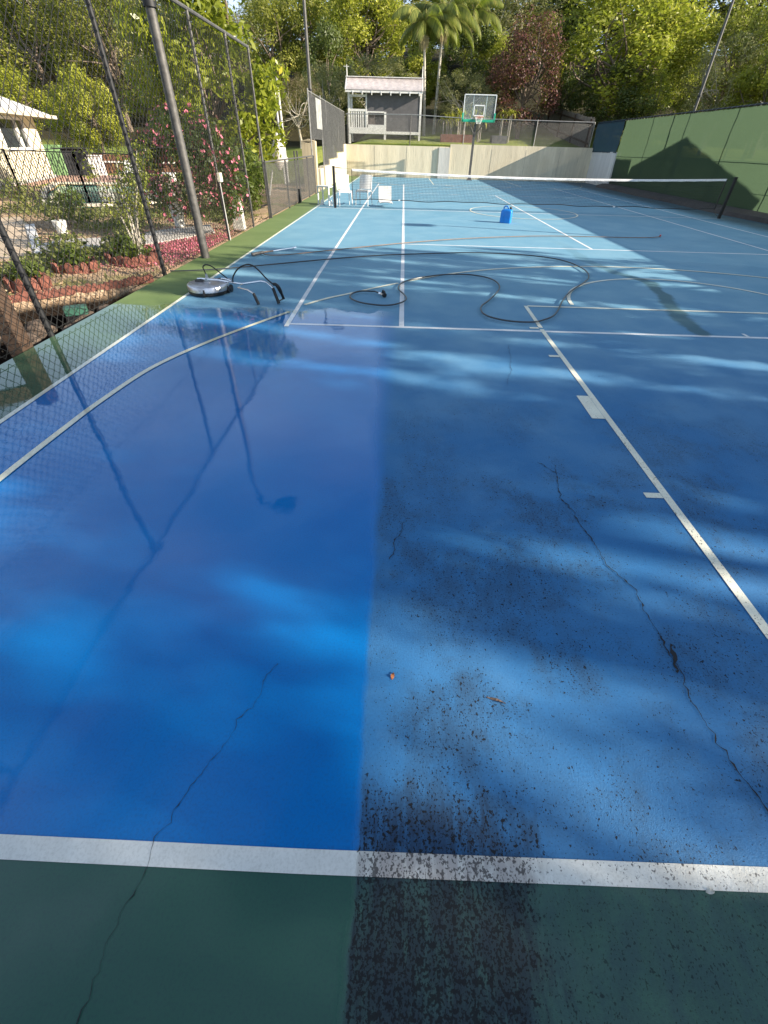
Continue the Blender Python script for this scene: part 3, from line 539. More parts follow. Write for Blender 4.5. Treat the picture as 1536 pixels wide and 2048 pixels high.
for k in range(7): x=xL+.12+k*.152; q.box(x,x+.09,PY-.03,PY+.0,zF+.2,3.38)
W(q,'balustrade',WT,f)
w=MB(); w.box(xM+.045,xH-.07,PY-.05,PY+.04,3.33,3.40); w.box(xM+.045,xM+.10,PY-.05,PY+.04,zF+.2,3.33); w.box(xM+.045,xH-.07,PY-.05,PY+.04,zF+.2,zF+.36); w=W(w,'window_frame',WT,f)
q=MB(); q.box(xM+.5,xM+.56,PY-.02,PY+.02,zF+.36,3.33); q.box(xM+.1,xH-.07,PY+.1,PY+.11,zF+.36,3.33); W(q,'window_screen',mat('brown_screen',(.12,.10,.09),.8),f)
# corrugated roof
zr=5.08; ye=PY-.42; yr=PY+.62; ze=4.42; V=[];F=[]; n=330; xs=np.linspace(xL-.22,xR+.10,n)
for side,(ya,yb) in enumerate(((ye,yr),(PY+D+.35,yr))):
    b0=len(V)
    for x in xs:
        c_=.016*math.sin(x*2*math.pi/.076); V+=[(x,ya,ze+c_),(x,yb,zr+c_)]
    F+=[(b0+2*i,b0+2*i+2,b0+2*i+3,b0+2*i+1) for i in range(n-1)]
ro=npmesh('roof',V,F,mat('corrugated_roof_paint',(.56,.50,.49),.5,.1,.12,5),f,True); ro.data.transform(Matrix.Translation(f.location).inverted())
s=ro.modifiers.new('thick','SOLIDIFY'); s.thickness=.01
q=MB(); q.box(xL-.22,xR+.10,yr-.09,yr+.09,zr+.012,zr+.05); W(q,'ridge_cap',WT,f)
for x in (xL-.14,xR+.03):
    q=MB(); q.lathe([(.0,zr+.62),(.02,zr+.55),(.03,zr+.1),(.04,zr)],(x,yr,0),8); W(q,'finial',WT,f)
q=MB(); q.bar((xL-.34,yr,zr+.50),(xL+.02,yr,zr+.50),.025); W(q,'weather_vane',WT,f)
q=MB(); q.box(xL-.2,xR+.08,ye+.02,ye+.045,ze-.13,ze-.03)
for k in range(8): x=xL+.3+k*.62; q.box(x-.03,x+.03,ye+.0,PY+.0,ze-.24,ze-.05)
W(q,'fascia_rafters',WT,f)
for x in (xL-.17,xR+.05): q=MB(); q.bar((x,ye,ze-.06),(x,yr,zr-.06),.03,.14); q.bar((x,PY+D+.35,ze-.06),(x,yr,zr-.06),.03,.14); W(q,'barge_board',WT,f)
# ================================================================ THINGS ON THE COURT
RUB=mat('black_rubber',(.012,.012,.013),.45,0,.2,10); SS=mat('brushed_stainless',(.62,.62,.66),.32,1.,.12,20,.0005,200); CHR=mat('chrome',(.75,.75,.78),.18,1.,.05)
WPL=mat('white_plastic',(.75,.74,.72),.5,0,.05,6)
# tennis net
N=11.885; f=empty('tennis_net',(5.5,N,0),'long tennis net with white top band strung across the court','tennis net')
def ntop(x): return .955+.095*((x-5.5)/5.9)**2
NX0,NX1=-.32,11.58
def nbot(x): return .25+.012*math.sin(x*2.3)+.01*math.sin(x*5.1)
q=MB()
for z_ in range(17):
    pts=[(x,N,nbot(x)+(ntop(x)-.03-nbot(x))*z_/17) for x in np.linspace(NX0,NX1,26)]; q.tube(pts,.0026,3,False)
for i in range(int((NX1-NX0)/.046)):
    x=NX0+i*.046; q.tube([(x,N,nbot(x)),(x+.003*math.sin(i),N,ntop(x)-.02)],.0026,3,False)
W(q,'netting',RUB,f)
q=MB(); n=60; vs=[]
for i,x in enumerate(np.linspace(NX0,NX1,n)):
    t=ntop(x); wv=.006*math.sin(i*1.9); vs+=[(x,N-.012+wv,t-.05-.004*math.sin(i*2.7)),(x,N-.014+wv,t-.004),(x,N,t+.006),(x,N+.014+wv,t-.004),(x,N+.012+wv,t-.05)]
q.add(vs,[(5*i+k,5*i+5+k,5*i+6+k,5*i+1+k) for i in range(n-1) for k in range(4)]); W(q,'headband',mat('white_canvas',(.78,.76,.75),.8,0,.1,30),f)
q=MB(); q.tube([(x,N,nbot(x)) for x in np.linspace(NX0,NX1,60)],.012,6); q.bar((NX0,N,.25),(NX0,N,1.04),.045,.02); q.bar((NX1,N,.25),(NX1,N,1.05),.045,.02); W(q,'black_tape',RUB,f)
for x in (1.23,8.3):
    q=MB(); q.box(x-.03,x+.03,N-.015,N+.015,nbot(x)-.015,nbot(x)+.02); W(q,'cord_tie',WPL,f)
for x,yy in ((-.90,11.86),(11.86,11.90)):
    q=MB(); q.bar((x,yy,-.02),(x,yy,1.10),.075,.075); q.box(x-.045,x+.045,yy-.045,yy+.045,1.10,1.115); W(q,'net_post',BLK,f,.006)
q=MB(); q.tube([(-.87,N,1.08),(NX0,N,1.045)],.004,6); q.tube([(-.85,N,1.079),(-.65,N,1.066)],.011,6); W(q,'cable',RUB,f)
q=MB(); q.tube([(NX1,N,1.05),(11.82,N,1.08)],.004,6); W(q,'cable',RUB,f)
q=MB(); q.tube(spline([(NX1,N,.25),(11.68,N,.12),(11.8,N,.06)],4),.006,5); W(q,'cable',RUB,f)
# jerrycan
f=empty('jerrycan',(4.31,9.36,0),'blue plastic jerrycan standing on the sunny court','jerrycan',None,R(-22))
BP=mat('blue_plastic',(.01,.20,.62),.35,0,.12,7)
q=MB(); w,d,h=.155,.115,.30; P=[]
prof=[(.0,.94),(.012,.985),(.03,1.),(.085,.975),(.10,1.),(.20,1.),(.215,.975),(.27,.99),(.30,.93),(.325,.72),(.335,.5)]
n=32; vs=[]
for z_,s in prof:
    for j in range(n):
        a=2*math.pi*j/n; cx_,sy_=math.cos(a),math.sin(a); e=.32; vs.append((w*s*math.copysign(abs(cx_)**e,cx_),d*s*math.copysign(abs(sy_)**e,sy_),z_))
q.add(vs,[(i*n+j,i*n+(j+1)%n,(i+1)*n+(j+1)%n,(i+1)*n+j) for i in range(len(prof)-1) for j in range(n)],True); q.add([vs[j] for j in range(n)],[tuple(range(n))[::-1]]); q.add(vs[-n:],[tuple(range(n))]); q.build('body',BP,f)
q=MB(); q.tube(spline([(-.10,0,.31),(-.095,0,.375),(-.05,0,.40),(.0,0,.39),(.03,0,.33)],5),.016,8); q.build('handle',BP,f)
q=MB(); q.lathe([(.028,.33),(.03,.335),(.03,.385),(.026,.39),(0,.391)],(.095,0,0),14); q.build('cap',RUB,f)
# chairs
def seat_chair(x,y,rz,lab,rot=None,z=0):
    f=empty('resin_chair',(x,y,z),lab,'chair','white chairs by the net',rz)
    if rot: f.rotation_euler=rot
    q=MB(); vs=[]; m=9
    for i in range(m):
        for j in range(m):
            u=i/(m-1)-.5; v=j/(m-1)-.5; vs.append((u*.44,v*.42,.44-.018*math.cos(math.pi*u)*math.cos(math.pi*v)+(.01 if v<-.4 else 0)))
    q.add(vs+[(a,b_,c_-.025) for a,b_,c_ in vs],[(i*m+j,(i+1)*m+j,(i+1)*m+j+1,i*m+j+1) for i in range(m-1) for j in range(m-1)]+[(i*m+j+m*m,i*m+j+1+m*m,(i+1)*m+j+1+m*m,(i+1)*m+j+m*m) for i in range(m-1) for j in range(m-1)],True)
    q.box(-.22,.22,-.215,-.195,.39,.44); q.box(-.22,-.2,-.21,.21,.40,.44); q.box(.2,.22,-.21,.21,.40,.44); q.build('seat',WPL,f)
    q=MB(); vs=[]
    for i in range(m):
        for j in range(m):
            u=i/(m-1)-.5; v=j/(m-1); vs.append((u*(.40+.02*v),.20+.09*v-.03*math.cos(math.pi*u),.46+.40*v-.02*(abs(u)*2)**4*(v>.9)))
    q.add(vs+[(a,b_+.018,c_) for a,b_,c_ in vs],[(i*m+j,(i+1)*m+j,(i+1)*m+j+1,i*m+j+1) for i in range(m-1) for j in range(m-1)]+[(i*m+j+m*m,i*m+j+1+m*m,(i+1)*m+j+1+m*m,(i+1)*m+j+m*m) for i in range(m-1) for j in range(m-1)],True); q.build('backrest',WPL,f)
    for sx in (-1,1):
        q=MB(); q.tube([(sx*.20,-.19,.43),(sx*.215,-.205,.2),(sx*.22,-.22,0)],[.018,.015,.012],8); q.build('leg',WPL,f)
        q=MB(); q.tube([(sx*.21,.30,.86),(sx*.205,.21,.46),(sx*.215,.225,.2),(sx*.225,.26,0)],[.014,.018,.015,.012],8); q.build('leg',WPL,f)
    return f
seat_chair(-.66,12.55,R(18),'white resin chair closest to the left net post, facing the camera')
seat_chair(-.02,12.85,R(-14),'white resin chair behind the end of the net, between the two others')
seat_chair(.66,13.25,0,'white resin chair tipped over onto its back beyond the net',(R(-82),0,R(188)),.30)
f=empty('white_stool',(-1.33,12.75,0),'white plastic stool table left of the net post','stool',None,R(-22))
q=MB(); q.box(-.24,.24,-.19,.19,.50,.545); q.build('top',WPL,f,.012)
for sx in (-1,1):
    for sy in (-1,1):
        q=MB(); q.bar((sx*.21,sy*.16,.50),(sx*.215,sy*.165,0),.055,.03); q.build('leg',WPL,f)
q=MB(); q.tube(spline([(-.18,-.17,.5),(-.05,-.18,.40),(.05,-.18,.40),(.18,-.17,.5)],5),.01,6); q.build('brace',WPL,f)
for x,y in ((-1.47,12.62),(-1.1,12.40)):
    f=tag(MB().lathe([(.0,0),(.035,.0),(.037,.09),(.03,.13),(.012,.15),(.012,.17),(0,.17)],(x,y,0),12).build('water_bottle',WPL),'white bottle on the ground by the '+('left' if x<-1.3 else 'right')+' front leg of the stool','bottle','bottles by the stool')
# surface cleaner
f=empty('surface_cleaner',(-1.34,1.24,0),'round stainless pressure-washing surface cleaner with chrome handle lying down','surface cleaner'); DX,DY=-1.34,1.24
q=MB(); q.lathe([(0,.128),(.06,.130),(.15,.130),(.255,.126),(.268,.122),(.275,.112),(.276,.05),(.268,.045)],(DX,DY,0),56); q.lathe([(.05,.131),(.05,.14),(.0,.142)],(DX,DY,0),20); W(q,'deck',SS,f)
q=MB(); q.lathe([(.262,.048),(.27,.045),(.272,.012),(.262,.012)],(DX,DY,0),48); W(q,'brush_skirt',RUB,f)
for an in (-1.45,-.05,3.0):
    cx_,cy_=DX+.285*math.cos(an),DY+.285*math.sin(an); q=MB(); q.lathe([(0,-.012),(.03,-.012),(.034,0),(.03,.012),(0,.012)],(cx_,cy_,.036),14,'x'); q.bar((DX+.27*math.cos(an),DY+.27*math.sin(an),.09),(cx_,cy_,.05),.02); W(q,'wheel',RUB,f)
q=MB(); q.lathe([(.035,.131),(.034,.16),(.022,.19),(.014,.225),(.01,.24)],(DX,DY+.01,0),16); tsl=NT('clear_sleeve'); tsl.set(Base_Color=(.62,.66,.66),Roughness=.25,Transmission_Weight=.5); W(q,'swivel_sleeve',tsl.m,f)
g1=(-.25,.76); g2=(-.50,.69); D2=(DX,DY)
def cc(x,y): return 360+x*.15625,500+y*.15625
q=MB(); A=[(-1.50,1.31,.155),(-1.44,1.28,.165),(-1.14,1.15,.183),(-.90,1.047,.179),(-.77,.988,.182),(-.47,.857,.254),(-.39,.822,.25),(-.33,.795,.211),(-.31,.786,.19)]
q.tube(A,.0125,8); q.tube([(-1.19,1.38,.15),(-1.02,1.28,.165),(-1.04,1.2,.18)],.011,8); q.tube([(-.75,.98,.18),(-.75,.85,.205),(-.81,.90,.16),(-.64,.775,.165),(-.555,.725,.135)],.0115,8); W(q,'handle_frame',CHR,f)
q=MB(); q.box(-1.52,-1.42,1.25,1.37,.128,.15); W(q,'bracket',GALVD,f); q=MB(); q.box(-1.24,-1.15,1.34,1.42,.126,.15); W(q,'bracket',GALVD,f)
for a,b_,r in (((-.31,.785,.195),(-.25,.76,.01),.021),((-.555,.725,.135),(-.50,.69,.012),.020)):
    q=MB(); q.tube([a,b_],[r*.9,r],10); W(q,'grip',RUB,f)
q=MB(); q.tube(spline([(-.30,.80,.235),(-.265,.79,.235),(-.235,.80,.19),(-.215,.84,.10),(-.205,.86,.045)],4),[.02]*6+[.024]*5+[.018]*6,10); q.tube([(-.205,.86,.05),(-.255,.77,.035)],.008,6); W(q,'trigger_gun',RUB,f)
q=MB(); q.lathe([(0,-.015),(.045,-.015),(.05,0),(.045,.015),(0,.015)],(-.955,1.05,.11),16,'x'); W(q,'castor',RUB,f)
q=MB(); q.tube(spline([(-1.34,1.25,.22),(-1.355,1.25,.28),(-1.36,1.249,.32),(-1.31,1.23,.352),(-1.215,1.185,.345),(-1.086,1.128,.275),(-.965,1.07,.205)],6),.0085,8); W(q,'feed_hose',RUB,f)
q=MB(); q.tube(spline([(-.915,1.05,.18),(-.90,1.05,.25),(-.80,1.0,.36),(-.67,.94,.425),(-.57,.90,.43),(-.48,.86,.38),(-.39,.82,.30),(-.30,.79,.235)],6),.0095,8); W(q,'gun_hose',RUB,f)
q=MB(); q.tube([(-.99,1.08,.21),(-.93,1.06,.195)],.018,8); W(q,'coupling',CHR,f)
# hoses on the ground
HA=[(.99,1.42),(0.94,1.43),(0.77,1.42),(0.67,1.28),(0.66,1.08),(0.77,0.9),(0.95,0.79),(1.17,0.76),(1.34,0.88),(1.43,1.08),(1.40,1.32),(1.33,1.55),(1.32,1.76),(1.40,2.04),(1.61,2.29),(1.97,2.55),(2.25,2.64),(2.54,2.62),(2.76,2.46),(2.86,2.18),(2.84,1.84),(2.73,1.51),(2.56,1.12),(2.43,0.85),(2.40,0.6),(2.46,0.42),(2.62,0.29),(2.81,0.24),(3.0,0.26),(3.14,0.36),(3.29,0.52),(3.43,0.79),(3.60,1.2),(3.81,1.63),(4.04,2.0),(4.28,2.35),(4.46,2.68),(4.57,3.08),(4.58,3.5),(4.47,3.95),(4.24,4.25),(3.84,4.45),(3.23,4.55),(2.58,4.52),(1.53,4.22),(.95,4.02),(.09,3.57),(-.73,3.06),(-1.56,2.55),(-2.1,2.33),(-2.34,2.28)]
o=MB().tube([(p[0],p[1],.03) for p in spline([(1.08,1.29)]+HA,7)],.0105,8).build('pressure_hose',mat('black_hose_rubber',(.035,.04,.045),.3,0,.2,8)); tag(o,'black pressure hose snaking in loops across the near court','hose')
f=empty('hose_fitting',(1.08,1.29,0),'small brass and black hose coupling at the end of the black hose','hose fitting',None,R(-52))
q=MB(); q.tube([(-.05,0,.032),(.0,0,.032)],.018,8); q.build('ferrule',CHR,f); q=MB(); q.tube([(0,0,.032),(.06,0,.034)],.022,8); q.build('body',mat('brass',(.5,.45,.4),.35,1.),f)
q=MB(); q.prism([(.02,-.012,.05),(.10,-.012,.05),(.075,-.012,.085),(.035,-.012,.095)],(0,.024,0)); q.tube([(.06,0,.034),(.09,0,.034)],.03,10); q.build('lever',RUB,f)
HB_=[(-1.28,3.92),(-1.2,3.80),(-1.03,3.76),(-.72,3.9),(-.02,4.42),(.89,5.09),(1.4,5.45),(2.18,5.93),(2.9,6.30),(3.74,6.65),(4.6,6.92),(5.48,7.05),(6.77,7.10),(7.46,7.21),(7.76,7.36),(7.91,7.56)]
o=MB().tube([(p[0],p[1],.026) for p in spline(HB_,7)],.009,6).build('thin_hose',mat('brown_hose',(.16,.10,.065),.5,0,.2,8)); tag(o,'thin brown hose lying across the court beyond the black hose','hose')
o=MB().tube([(7.85,7.46,.03),(7.93,7.60,.03)],.02,8).build('hose_connector',mat('red_plastic',(.55,.04,.04),.4)); tag(o,'small red connector on the far right end of the thin hose','hose fitting')
f=empty('spray_lance',(-1.29,3.87,0),'pressure-washer gun and silver lance lying on the court beside the thin hose','spray lance')
q=MB(); q.tube([(-1.42,3.70,.035),(-1.36,3.78,.04),(-1.26,3.90,.045)],[.025,.03,.026],8); q.tube([(-1.38,3.76,.03),(-1.47,3.86,.025)],[.025,.018],8); W(q,'gun',mat('grey_gun_plastic',(.10,.09,.085),.5),f)
q=MB(); q.tube([(-1.26,3.90,.045),(-1.12,4.08,.04)],.014,8); W(q,'lance_grip',mat('brown_hose2',(.22,.14,.09),.5),f)
q=MB(); q.tube([(-1.12,4.08,.04),(-.79,4.55,.025)],.010,8); q.tube([(-.82,4.51,.026),(-.78,4.57,.026)],.018,8); W(q,'lance_tube',CHR,f)
# fallen leaves and twigs
for i,(x,y,L_,rz,lab,c_) in enumerate(((785,1352,.03,1.4,'small orange fallen leaf on the dirty blue paint near the washed edge',(.35,.12,.04)),(1420,1783,.025,0.1,'curled pale leaf lying on the right end of the near white line',(.5,.48,.42)),(992,1400,.075,-.3,'thin brown twig on the blue paint right of the washed edge',(.12,.08,.06)))):
    p=G(x,y,.003); q=MB(); n=7; vs=[]
    for k in range(n):
        u=k/(n-1)-.5; w_=(.22 if L_<.07 else .05)*L_*math.cos(math.pi*u)+.0008; vs+=[(u*L_,-w_,.004*math.sin(u*6)+.003),(u*L_,w_,.006*math.cos(u*5))]
    q.add(vs,[(2*k,2*k+2,2*k+3,2*k+1) for k in range(n-1)]); o=q.build('fallen_leaf' if i!=2 else 'twig',mat('dead_leaf',c_,.8)); o.location=[float(v) for v in p]; o.rotation_euler.z=rz; tag(o,lab,'leaf' if i!=2 else 'twig'); sm=o.modifiers.new('s','SOLIDIFY'); sm.thickness=.001
# ================================================================ LEFT GARDEN
TERRA=mat('terracotta',(.17,.06,.042),.8,0,.2,14,.004,60)
def ring_edging(cx,cy,r,lab,n=18,cut=None,h=.14):
    f=empty('scalloped_edging',(cx,cy,0),lab,'garden edging','round terracotta garden edgings'); q=MB()
    for k in range(n):
        a=2*math.pi*k/n+.1; p=np.array([r*math.cos(a),r*math.sin(a)]); t=np.array([-math.sin(a),math.cos(a)]); w=math.pi*r/n*.92; hh=h*(1+.15*math.sin(k*3.7)); nn=np.array([math.cos(a),math.sin(a)])*.018; lean=np.array([math.cos(a),math.sin(a)])*.02*math.sin(k*2.3)
        pr=[(-w,-.05),(w,-.05),(w,hh*.62),(w*.72,hh*.88),(w*.3,hh),(-w*.3,hh),(-w*.72,hh*.88),(-w,hh*.62)]
        q.prism([(*(p+t*u-nn+lean*(v>0)),v) for u,v in pr],(2*nn[0],2*nn[1],0))
    q.build('tiles',TERRA,f); return f
e1=G(155,540); e2=G(270,522); e0=G(60,580)
ring_edging(e1[0],e1[1],.30,'round red scalloped edging around low plants, middle of the row')
ring_edging(e2[0],e2[1],.40,'round red scalloped edging around the multi-stemmed shrub',22)
ring_edging(e0[0]-.1,e0[1]+.15,.24,'round red scalloped edging nearest the timber post')
ring_edging(-4.35,-.35,.3,'round red scalloped edging low at the left picture edge')
f=empty('edging_row',(-3,1.2,0),'long row of red scalloped edging tiles above the sunken rocky corner','garden edging'); q=MB(); P=spline([(-4.6,.2),(-3.9,.42),(-3.58,.66),(-3.23,1.0),(-2.86,1.29),(-2.62,1.62),(-2.42,1.80)],6)
acc=0; 
for a,b in zip(P,P[1:]):
    d=b-a; L_=np.linalg.norm(d); d/=L_; m=max(1,int(L_/.085))
    for k in range(m):
        c_=a+d*(k+.5)*L_/m; w=.04; hh=.075+.015*math.sin((c_[0]*37)%7); nn=np.array([-d[1],d[0]])*.015; pr=[(-w,-.03),(w,-.03),(w,hh*.6),(w*.7,hh*.87),(w*.3,hh),(-w*.3,hh),(-w*.7,hh*.87),(-w,hh*.6)]
        q.prism([(*(c_+d*u-nn),v) for u,v in pr],(2*nn[0],2*nn[1],0))
W(q,'tiles',TERRA,f)
# rocks in the sunken corner
ROCK=mat('garden_rock',(.09,.065,.05),.9,0,.4,6,.03,18); rg=np.random.default_rng(21)
import bmesh
def rock(loc,s,name,m,seed,lab=None,cat=None,group=None,sub=2,rough=.35):
    bm=bmesh.new(); bmesh.ops.create_icosphere(bm,subdivisions=sub,radius=1.); r_=np.random.default_rng(seed); D_=[(r_.normal(size=3),r_.uniform(.3,1)) for _ in range(7)]
    for v in bm.verts:
        k=1.
        for d,w in D_:
            d=d/np.linalg.norm(d); t=np.dot(np.array(v.co),d)
            if t>.55: k-=rough*w*(t-.55)
        v.co*=k; v.co.x*=s[0]; v.co.y*=s[1]; v.co.z*=s[2]
    me=bpy.data.meshes.new(name); bm.to_mesh(me); bm.free(); me.materials.append(m); o=bpy.data.objects.new(name,me); COL.objects.link(o); o.location=loc; o.rotation_euler.z=seed*1.3
    return tag(o,lab,cat,group)
for i,(x,y,s) in enumerate(((-3.45,.55,.2),(-3.05,.85,.24),(-2.78,1.05,.18),(-3.3,.1,.16),(-2.62,1.35,.15),(-3.75,.15,.2),(-2.95,.45,.17),(-2.55,.95,.16))):
    rock((x,y,-.36+.04*(i%3)),(s,s*.8,s*.75),'garden_rock',ROCK,30+i,['flat brown rock nearest the near fence post, in the sunken corner','largest brown rock under the middle of the red edging row','brown rock just right of the largest one in the bank','small dark rock low down beside the green valve box','small brown rock highest up at the right end of the bank','wide rock at the left end of the bank near the timber post','brown rock low in the middle of the sunken corner','dark rock closest to the court edge in the sunken corner'][i],'rock','rocks in the sunken corner')
f=empty('timber_rail',(-2.55,-.86,-.7),'thick weathered timber post with a rail running left, behind the near fence','timber rail')
TIM=mat('weathered_timber',(.06,.035,.022),.85,0,.35,5,.01,30); q=MB(); q.box(-2.66,-2.50,-.94,-.78,-.9,.66); W(q,'post',TIM,f,.01)
q=MB(); q.bar((-2.66,-.88,.52),(-3.9,-2.9,.30),.06,.16); W(q,'rail',TIM,f,.006)
f=tag(MB().box(-.13,.13,-.08,.08,0,.10).build('irrigation_box',mat('green_plastic',(.03,.10,.07),.6),bevel=.01),'small green valve box on the dark bank by the near fence post','valve box'); f.location=(-2.92,.62,-.16); f.rotation_euler.z=.5
# plants ---------------------------------------------------------
LM_BUSH=leafmat('leaf_garden_green',(.04,.07,.015),(.16,.20,.04)); LM_YEL=leafmat('leaf_yellow_green',(.10,.14,.02),(.30,.31,.05),(.42,.38,.06)); LM_PALE=leafmat('leaf_pale',(.10,.12,.04),(.26,.27,.09)); LM_CAM=leafmat('leaf_camellia',(.02,.04,.012),(.075,.10,.025)); PINK=leafmat('pink_petal',(.55,.10,.18),(.80,.28,.36),(.85,.45,.5),.3)
BARK=mat('bark',(.16,.12,.09),.9,0,.35,9,.02,25); PBARK=mat('pale_bark',(.40,.36,.30),.85,0,.25,9,.01,25)
def low_plant(x,y,r,h,lab,m,n=260,ls=.09,group=None,z=0.,name='low_plant'):
    rg=np.random.default_rng(int(abs(x*97+y*31))); f=empty(name,(x,y,z),lab,'plant',group); q=MB()
    for k in range(7): a=rg.uniform(0,6.28); q.tube([(0,0,-.02),(r*.5*math.cos(a),r*.5*math.sin(a),h*.8)],[.008,.004],5)
    q.build('stems',BARK,f); foliage('leaves',n,clump_blobs(9,r*.7,r*.7,h*.35,h*.6,r*.25,r*.45,rg,cut=-.6),ls,m,f,.5,rg); return f
low_plant(e1[0],e1[1],.26,.3,'low green plants inside the middle round red edging',LM_BUSH)
low_plant(e2[0],e2[1],.36,.35,'low green plants at the foot of the multi-stemmed shrub',LM_BUSH,420)
low_plant(e0[0]-.1,e0[1]+.15,.25,.3,'low green plant inside the round red edging nearest the timber post',LM_BUSH)
low_plant(-4.5,.9,.5,.55,'leafy green shrub at the left picture edge above the edging',LM_BUSH,500)
for i,(x,y,r,h,lab) in enumerate(((-4.5,2.9,.55,.28,'grassy green plant between the path and the middle red edging'),(-3.7,3.6,.4,.3,'green ground-hugging plant between the two largest red edgings'),(-6.6,6.6,.6,.5,'spindly green shrub left of the white pot by the path'),(-9.2,8.6,.7,.8,'dry thin shrub in front of the pool fence at the left'),(-8.4,9.6,.4,.5,'small leafy shrub at the foot of the pool fence'))):
    low_plant(x,y,r,h,lab,LM_PALE if i!=4 else LM_BUSH,420,.10)
# multi-stemmed shrub
f=empty('multi_stemmed_shrub',(e2[0]-.02,e2[1]+.25,0),'slender multi-stemmed shrub with pale stems and yellow-green leaves','shrub'); rg=np.random.default_rng(4); q=MB(); bl=[]
for k in range(9):
    tx,ty=rg.uniform(-.65,.45),rg.uniform(-.1,1.0); h=rg.uniform(.9,1.55); p=spline([(rg.uniform(-.07,.07),rg.uniform(-.07,.07),-.02),(tx*.35,ty*.35,h*.5),(tx,ty,h)],4); q.tube(p,np.linspace(.017,.006,len(p)),6)
    for u in (.55,.7,.85,1.): bl.append((tx*u+rg.normal()*.04,ty*u+rg.normal()*.04,h*u+.02,rg.uniform(.09,.17)))
q.build('stems',PBARK,f); foliage('leaves',1500,bl,.06,LM_YEL,f,.5,rg)
# camellia with flowers and fallen petals
cp=G(400,478); f=empty('camellia',(cp[0]-.15,cp[1]+.5,0),'large camellia bush covered in pink flowers behind the tall fence','bush'); rg=np.random.default_rng(9)
bl=clump_blobs(46,1.0,.95,.85,1.12,.20,.36,rg,cut=-.8); q=MB(); branches(q,[(0,0,-.05),(.03,0,.35),(0,.03,.8)],.05,.03,[b[:3] for b in bl[:20]],rg,.006); q.build('trunk',BARK,f)
foliage('crown',9500,bl,.075,LM_CAM,f,.5,rg)
P_,N_,_=crown_pts(900,bl,rg,(1.0,1.12)); V=[];
VV=[];
for c_,nv in zip(P_,N_):
    nv=nv/np.linalg.norm(nv); u=np.cross(nv,[.3,.2,.9]); u/=np.linalg.norm(u); v=np.cross(nv,u); s=rg.uniform(.022,.038)
    for k in range(6):
        a=k*1.047+rg.uniform(-.2,.2); d=math.cos(a)*u+math.sin(a)*v; e_=-math.sin(a)*u+math.cos(a)*v; VV+=[c_,c_+(d*.6+e_*.5)*s+nv*s*.2,c_+d*s*1.25+nv*s*.35,c_+(d*.6-e_*.5)*s+nv*s*.2]
npmesh('flowers',VV,np.arange(len(VV)).reshape(-1,4),PINK,f,attr=rg.uniform(0,1,len(VV)))
n=9000; xy=np.stack([rg.normal(cp[0]+.1,.75,n),rg.normal(cp[1]-.9,.95,n)],1); k=(xy[:,0]<-2.45)&(xy[:,1]>2.2)&(rg.uniform(size=n)<.8); xy=xy[k]; C_=np.column_stack([xy,rg.uniform(.012,.03,len(xy))]); N_=rg.normal(size=C_.shape)*.3+[0,0,1]; V,F=leaf_arrays(C_,N_,.042,.8,rng=rg)
o=npmesh('fallen_petals',V,F,PINK,attr=np.repeat(rg.uniform(0,1,len(C_)),4)); tag(o,'carpet of fallen pink petals under the camellia','petals',kind='stuff')
# leaf litter and creeping plants
n=9000; xy=np.stack([rg.uniform(-9,-2.42,n),rg.uniform(-1,9,n)],1); C_=np.column_stack([xy,pitz(xy[:,0],xy[:,1])+rg.uniform(.0,.03,n)]); V,F=leaf_arrays(C_,rg.normal(size=C_.shape)*.4+[0,0,1],.05,.5,rng=rg); LIT=leafmat('leaf_litter',(.22,.13,.07),(.50,.34,.2),(.62,.47,.3),.1); o=npmesh('leaf_litter',V,F,LIT,attr=np.repeat(rg.uniform(0,1,n),4)); o['kind']='stuff'
n=9000; c0=np.array([(-4.3,2.6,.7),(-3.9,3.4,.5),(-5.3,6.5,.8),(-7,8.3,1.1),(-5.5,8.5,.9),(-3.6,8.6,.8),(-4.4,1.6,.45),(-9,9,1.2),(-5,10.3,1.2)]); idx=rg.integers(0,len(c0),n); xy=c0[idx,:2]+rg.normal(size=(n,2))*c0[idx,2:3]*.5; C_=np.column_stack([xy,rg.uniform(.02,.14,n)]); C_=C_[C_[:,0]<-2.5]; V,F=leaf_arrays(C_,rg.normal(size=C_.shape)+[0,0,.6],.085,.4,rng=rg); o=npmesh('creeping_plants',V,F,LM_PALE,attr=np.repeat(rg.uniform(0,1,len(C_)),4)); o['kind']='stuff'
# pots
def pot(x,y,s,lab,m):
    q=MB(); q.lathe([(0,0),(.10*s,0),(.12*s,.03*s),(.11*s,.10*s),(.15*s,.30*s),(.17*s,.50*s),(.19*s,.53*s),(.19*s,.56*s),(.155*s,.56*s),(.14*s,.48*s),(0,.46*s)],(0,0,0),20); o=q.build('garden_urn',m); o.location=(float(x),float(y),.03); return tag(o,lab,'urn')
WST=mat('white_stone',(.68,.66,.60),.8,0,.15,9,.004,40)
u=G(362,457); pot(u[0],u[1],1.0,'tall white stone urn beside the camellia',WST)
p=G(128,470); o=MB().lathe([(0,0),(.09,0),(.13,.2),(.135,.24),(.11,.24),(0,.2)],(0,0,0),14).build('square_pot',WST); o.location=(float(p[0]),float(p[1]),.03); tag(o,'small cream pot at the edge of the garden path','pot')
low_plant(p[0],p[1],.18,.28,'little plant growing in the small cream pot',LM_PALE,120,.06,z=.25)
p=G(498,463); o=MB().prism([(-.13,-.10,0),(.13,-.10,0),(.10,-.08,.62),(-.10,-.08,.62)],(0,.19,0)).box(-.14,.14,-.11,.12,.62,.68).build('white_pedestal',WST,bevel=.008); o.location=(float(p[0])-.28,float(p[1])+.25,0); tag(o,'white pedestal standing inside the tall fence near the gate','pedestal')
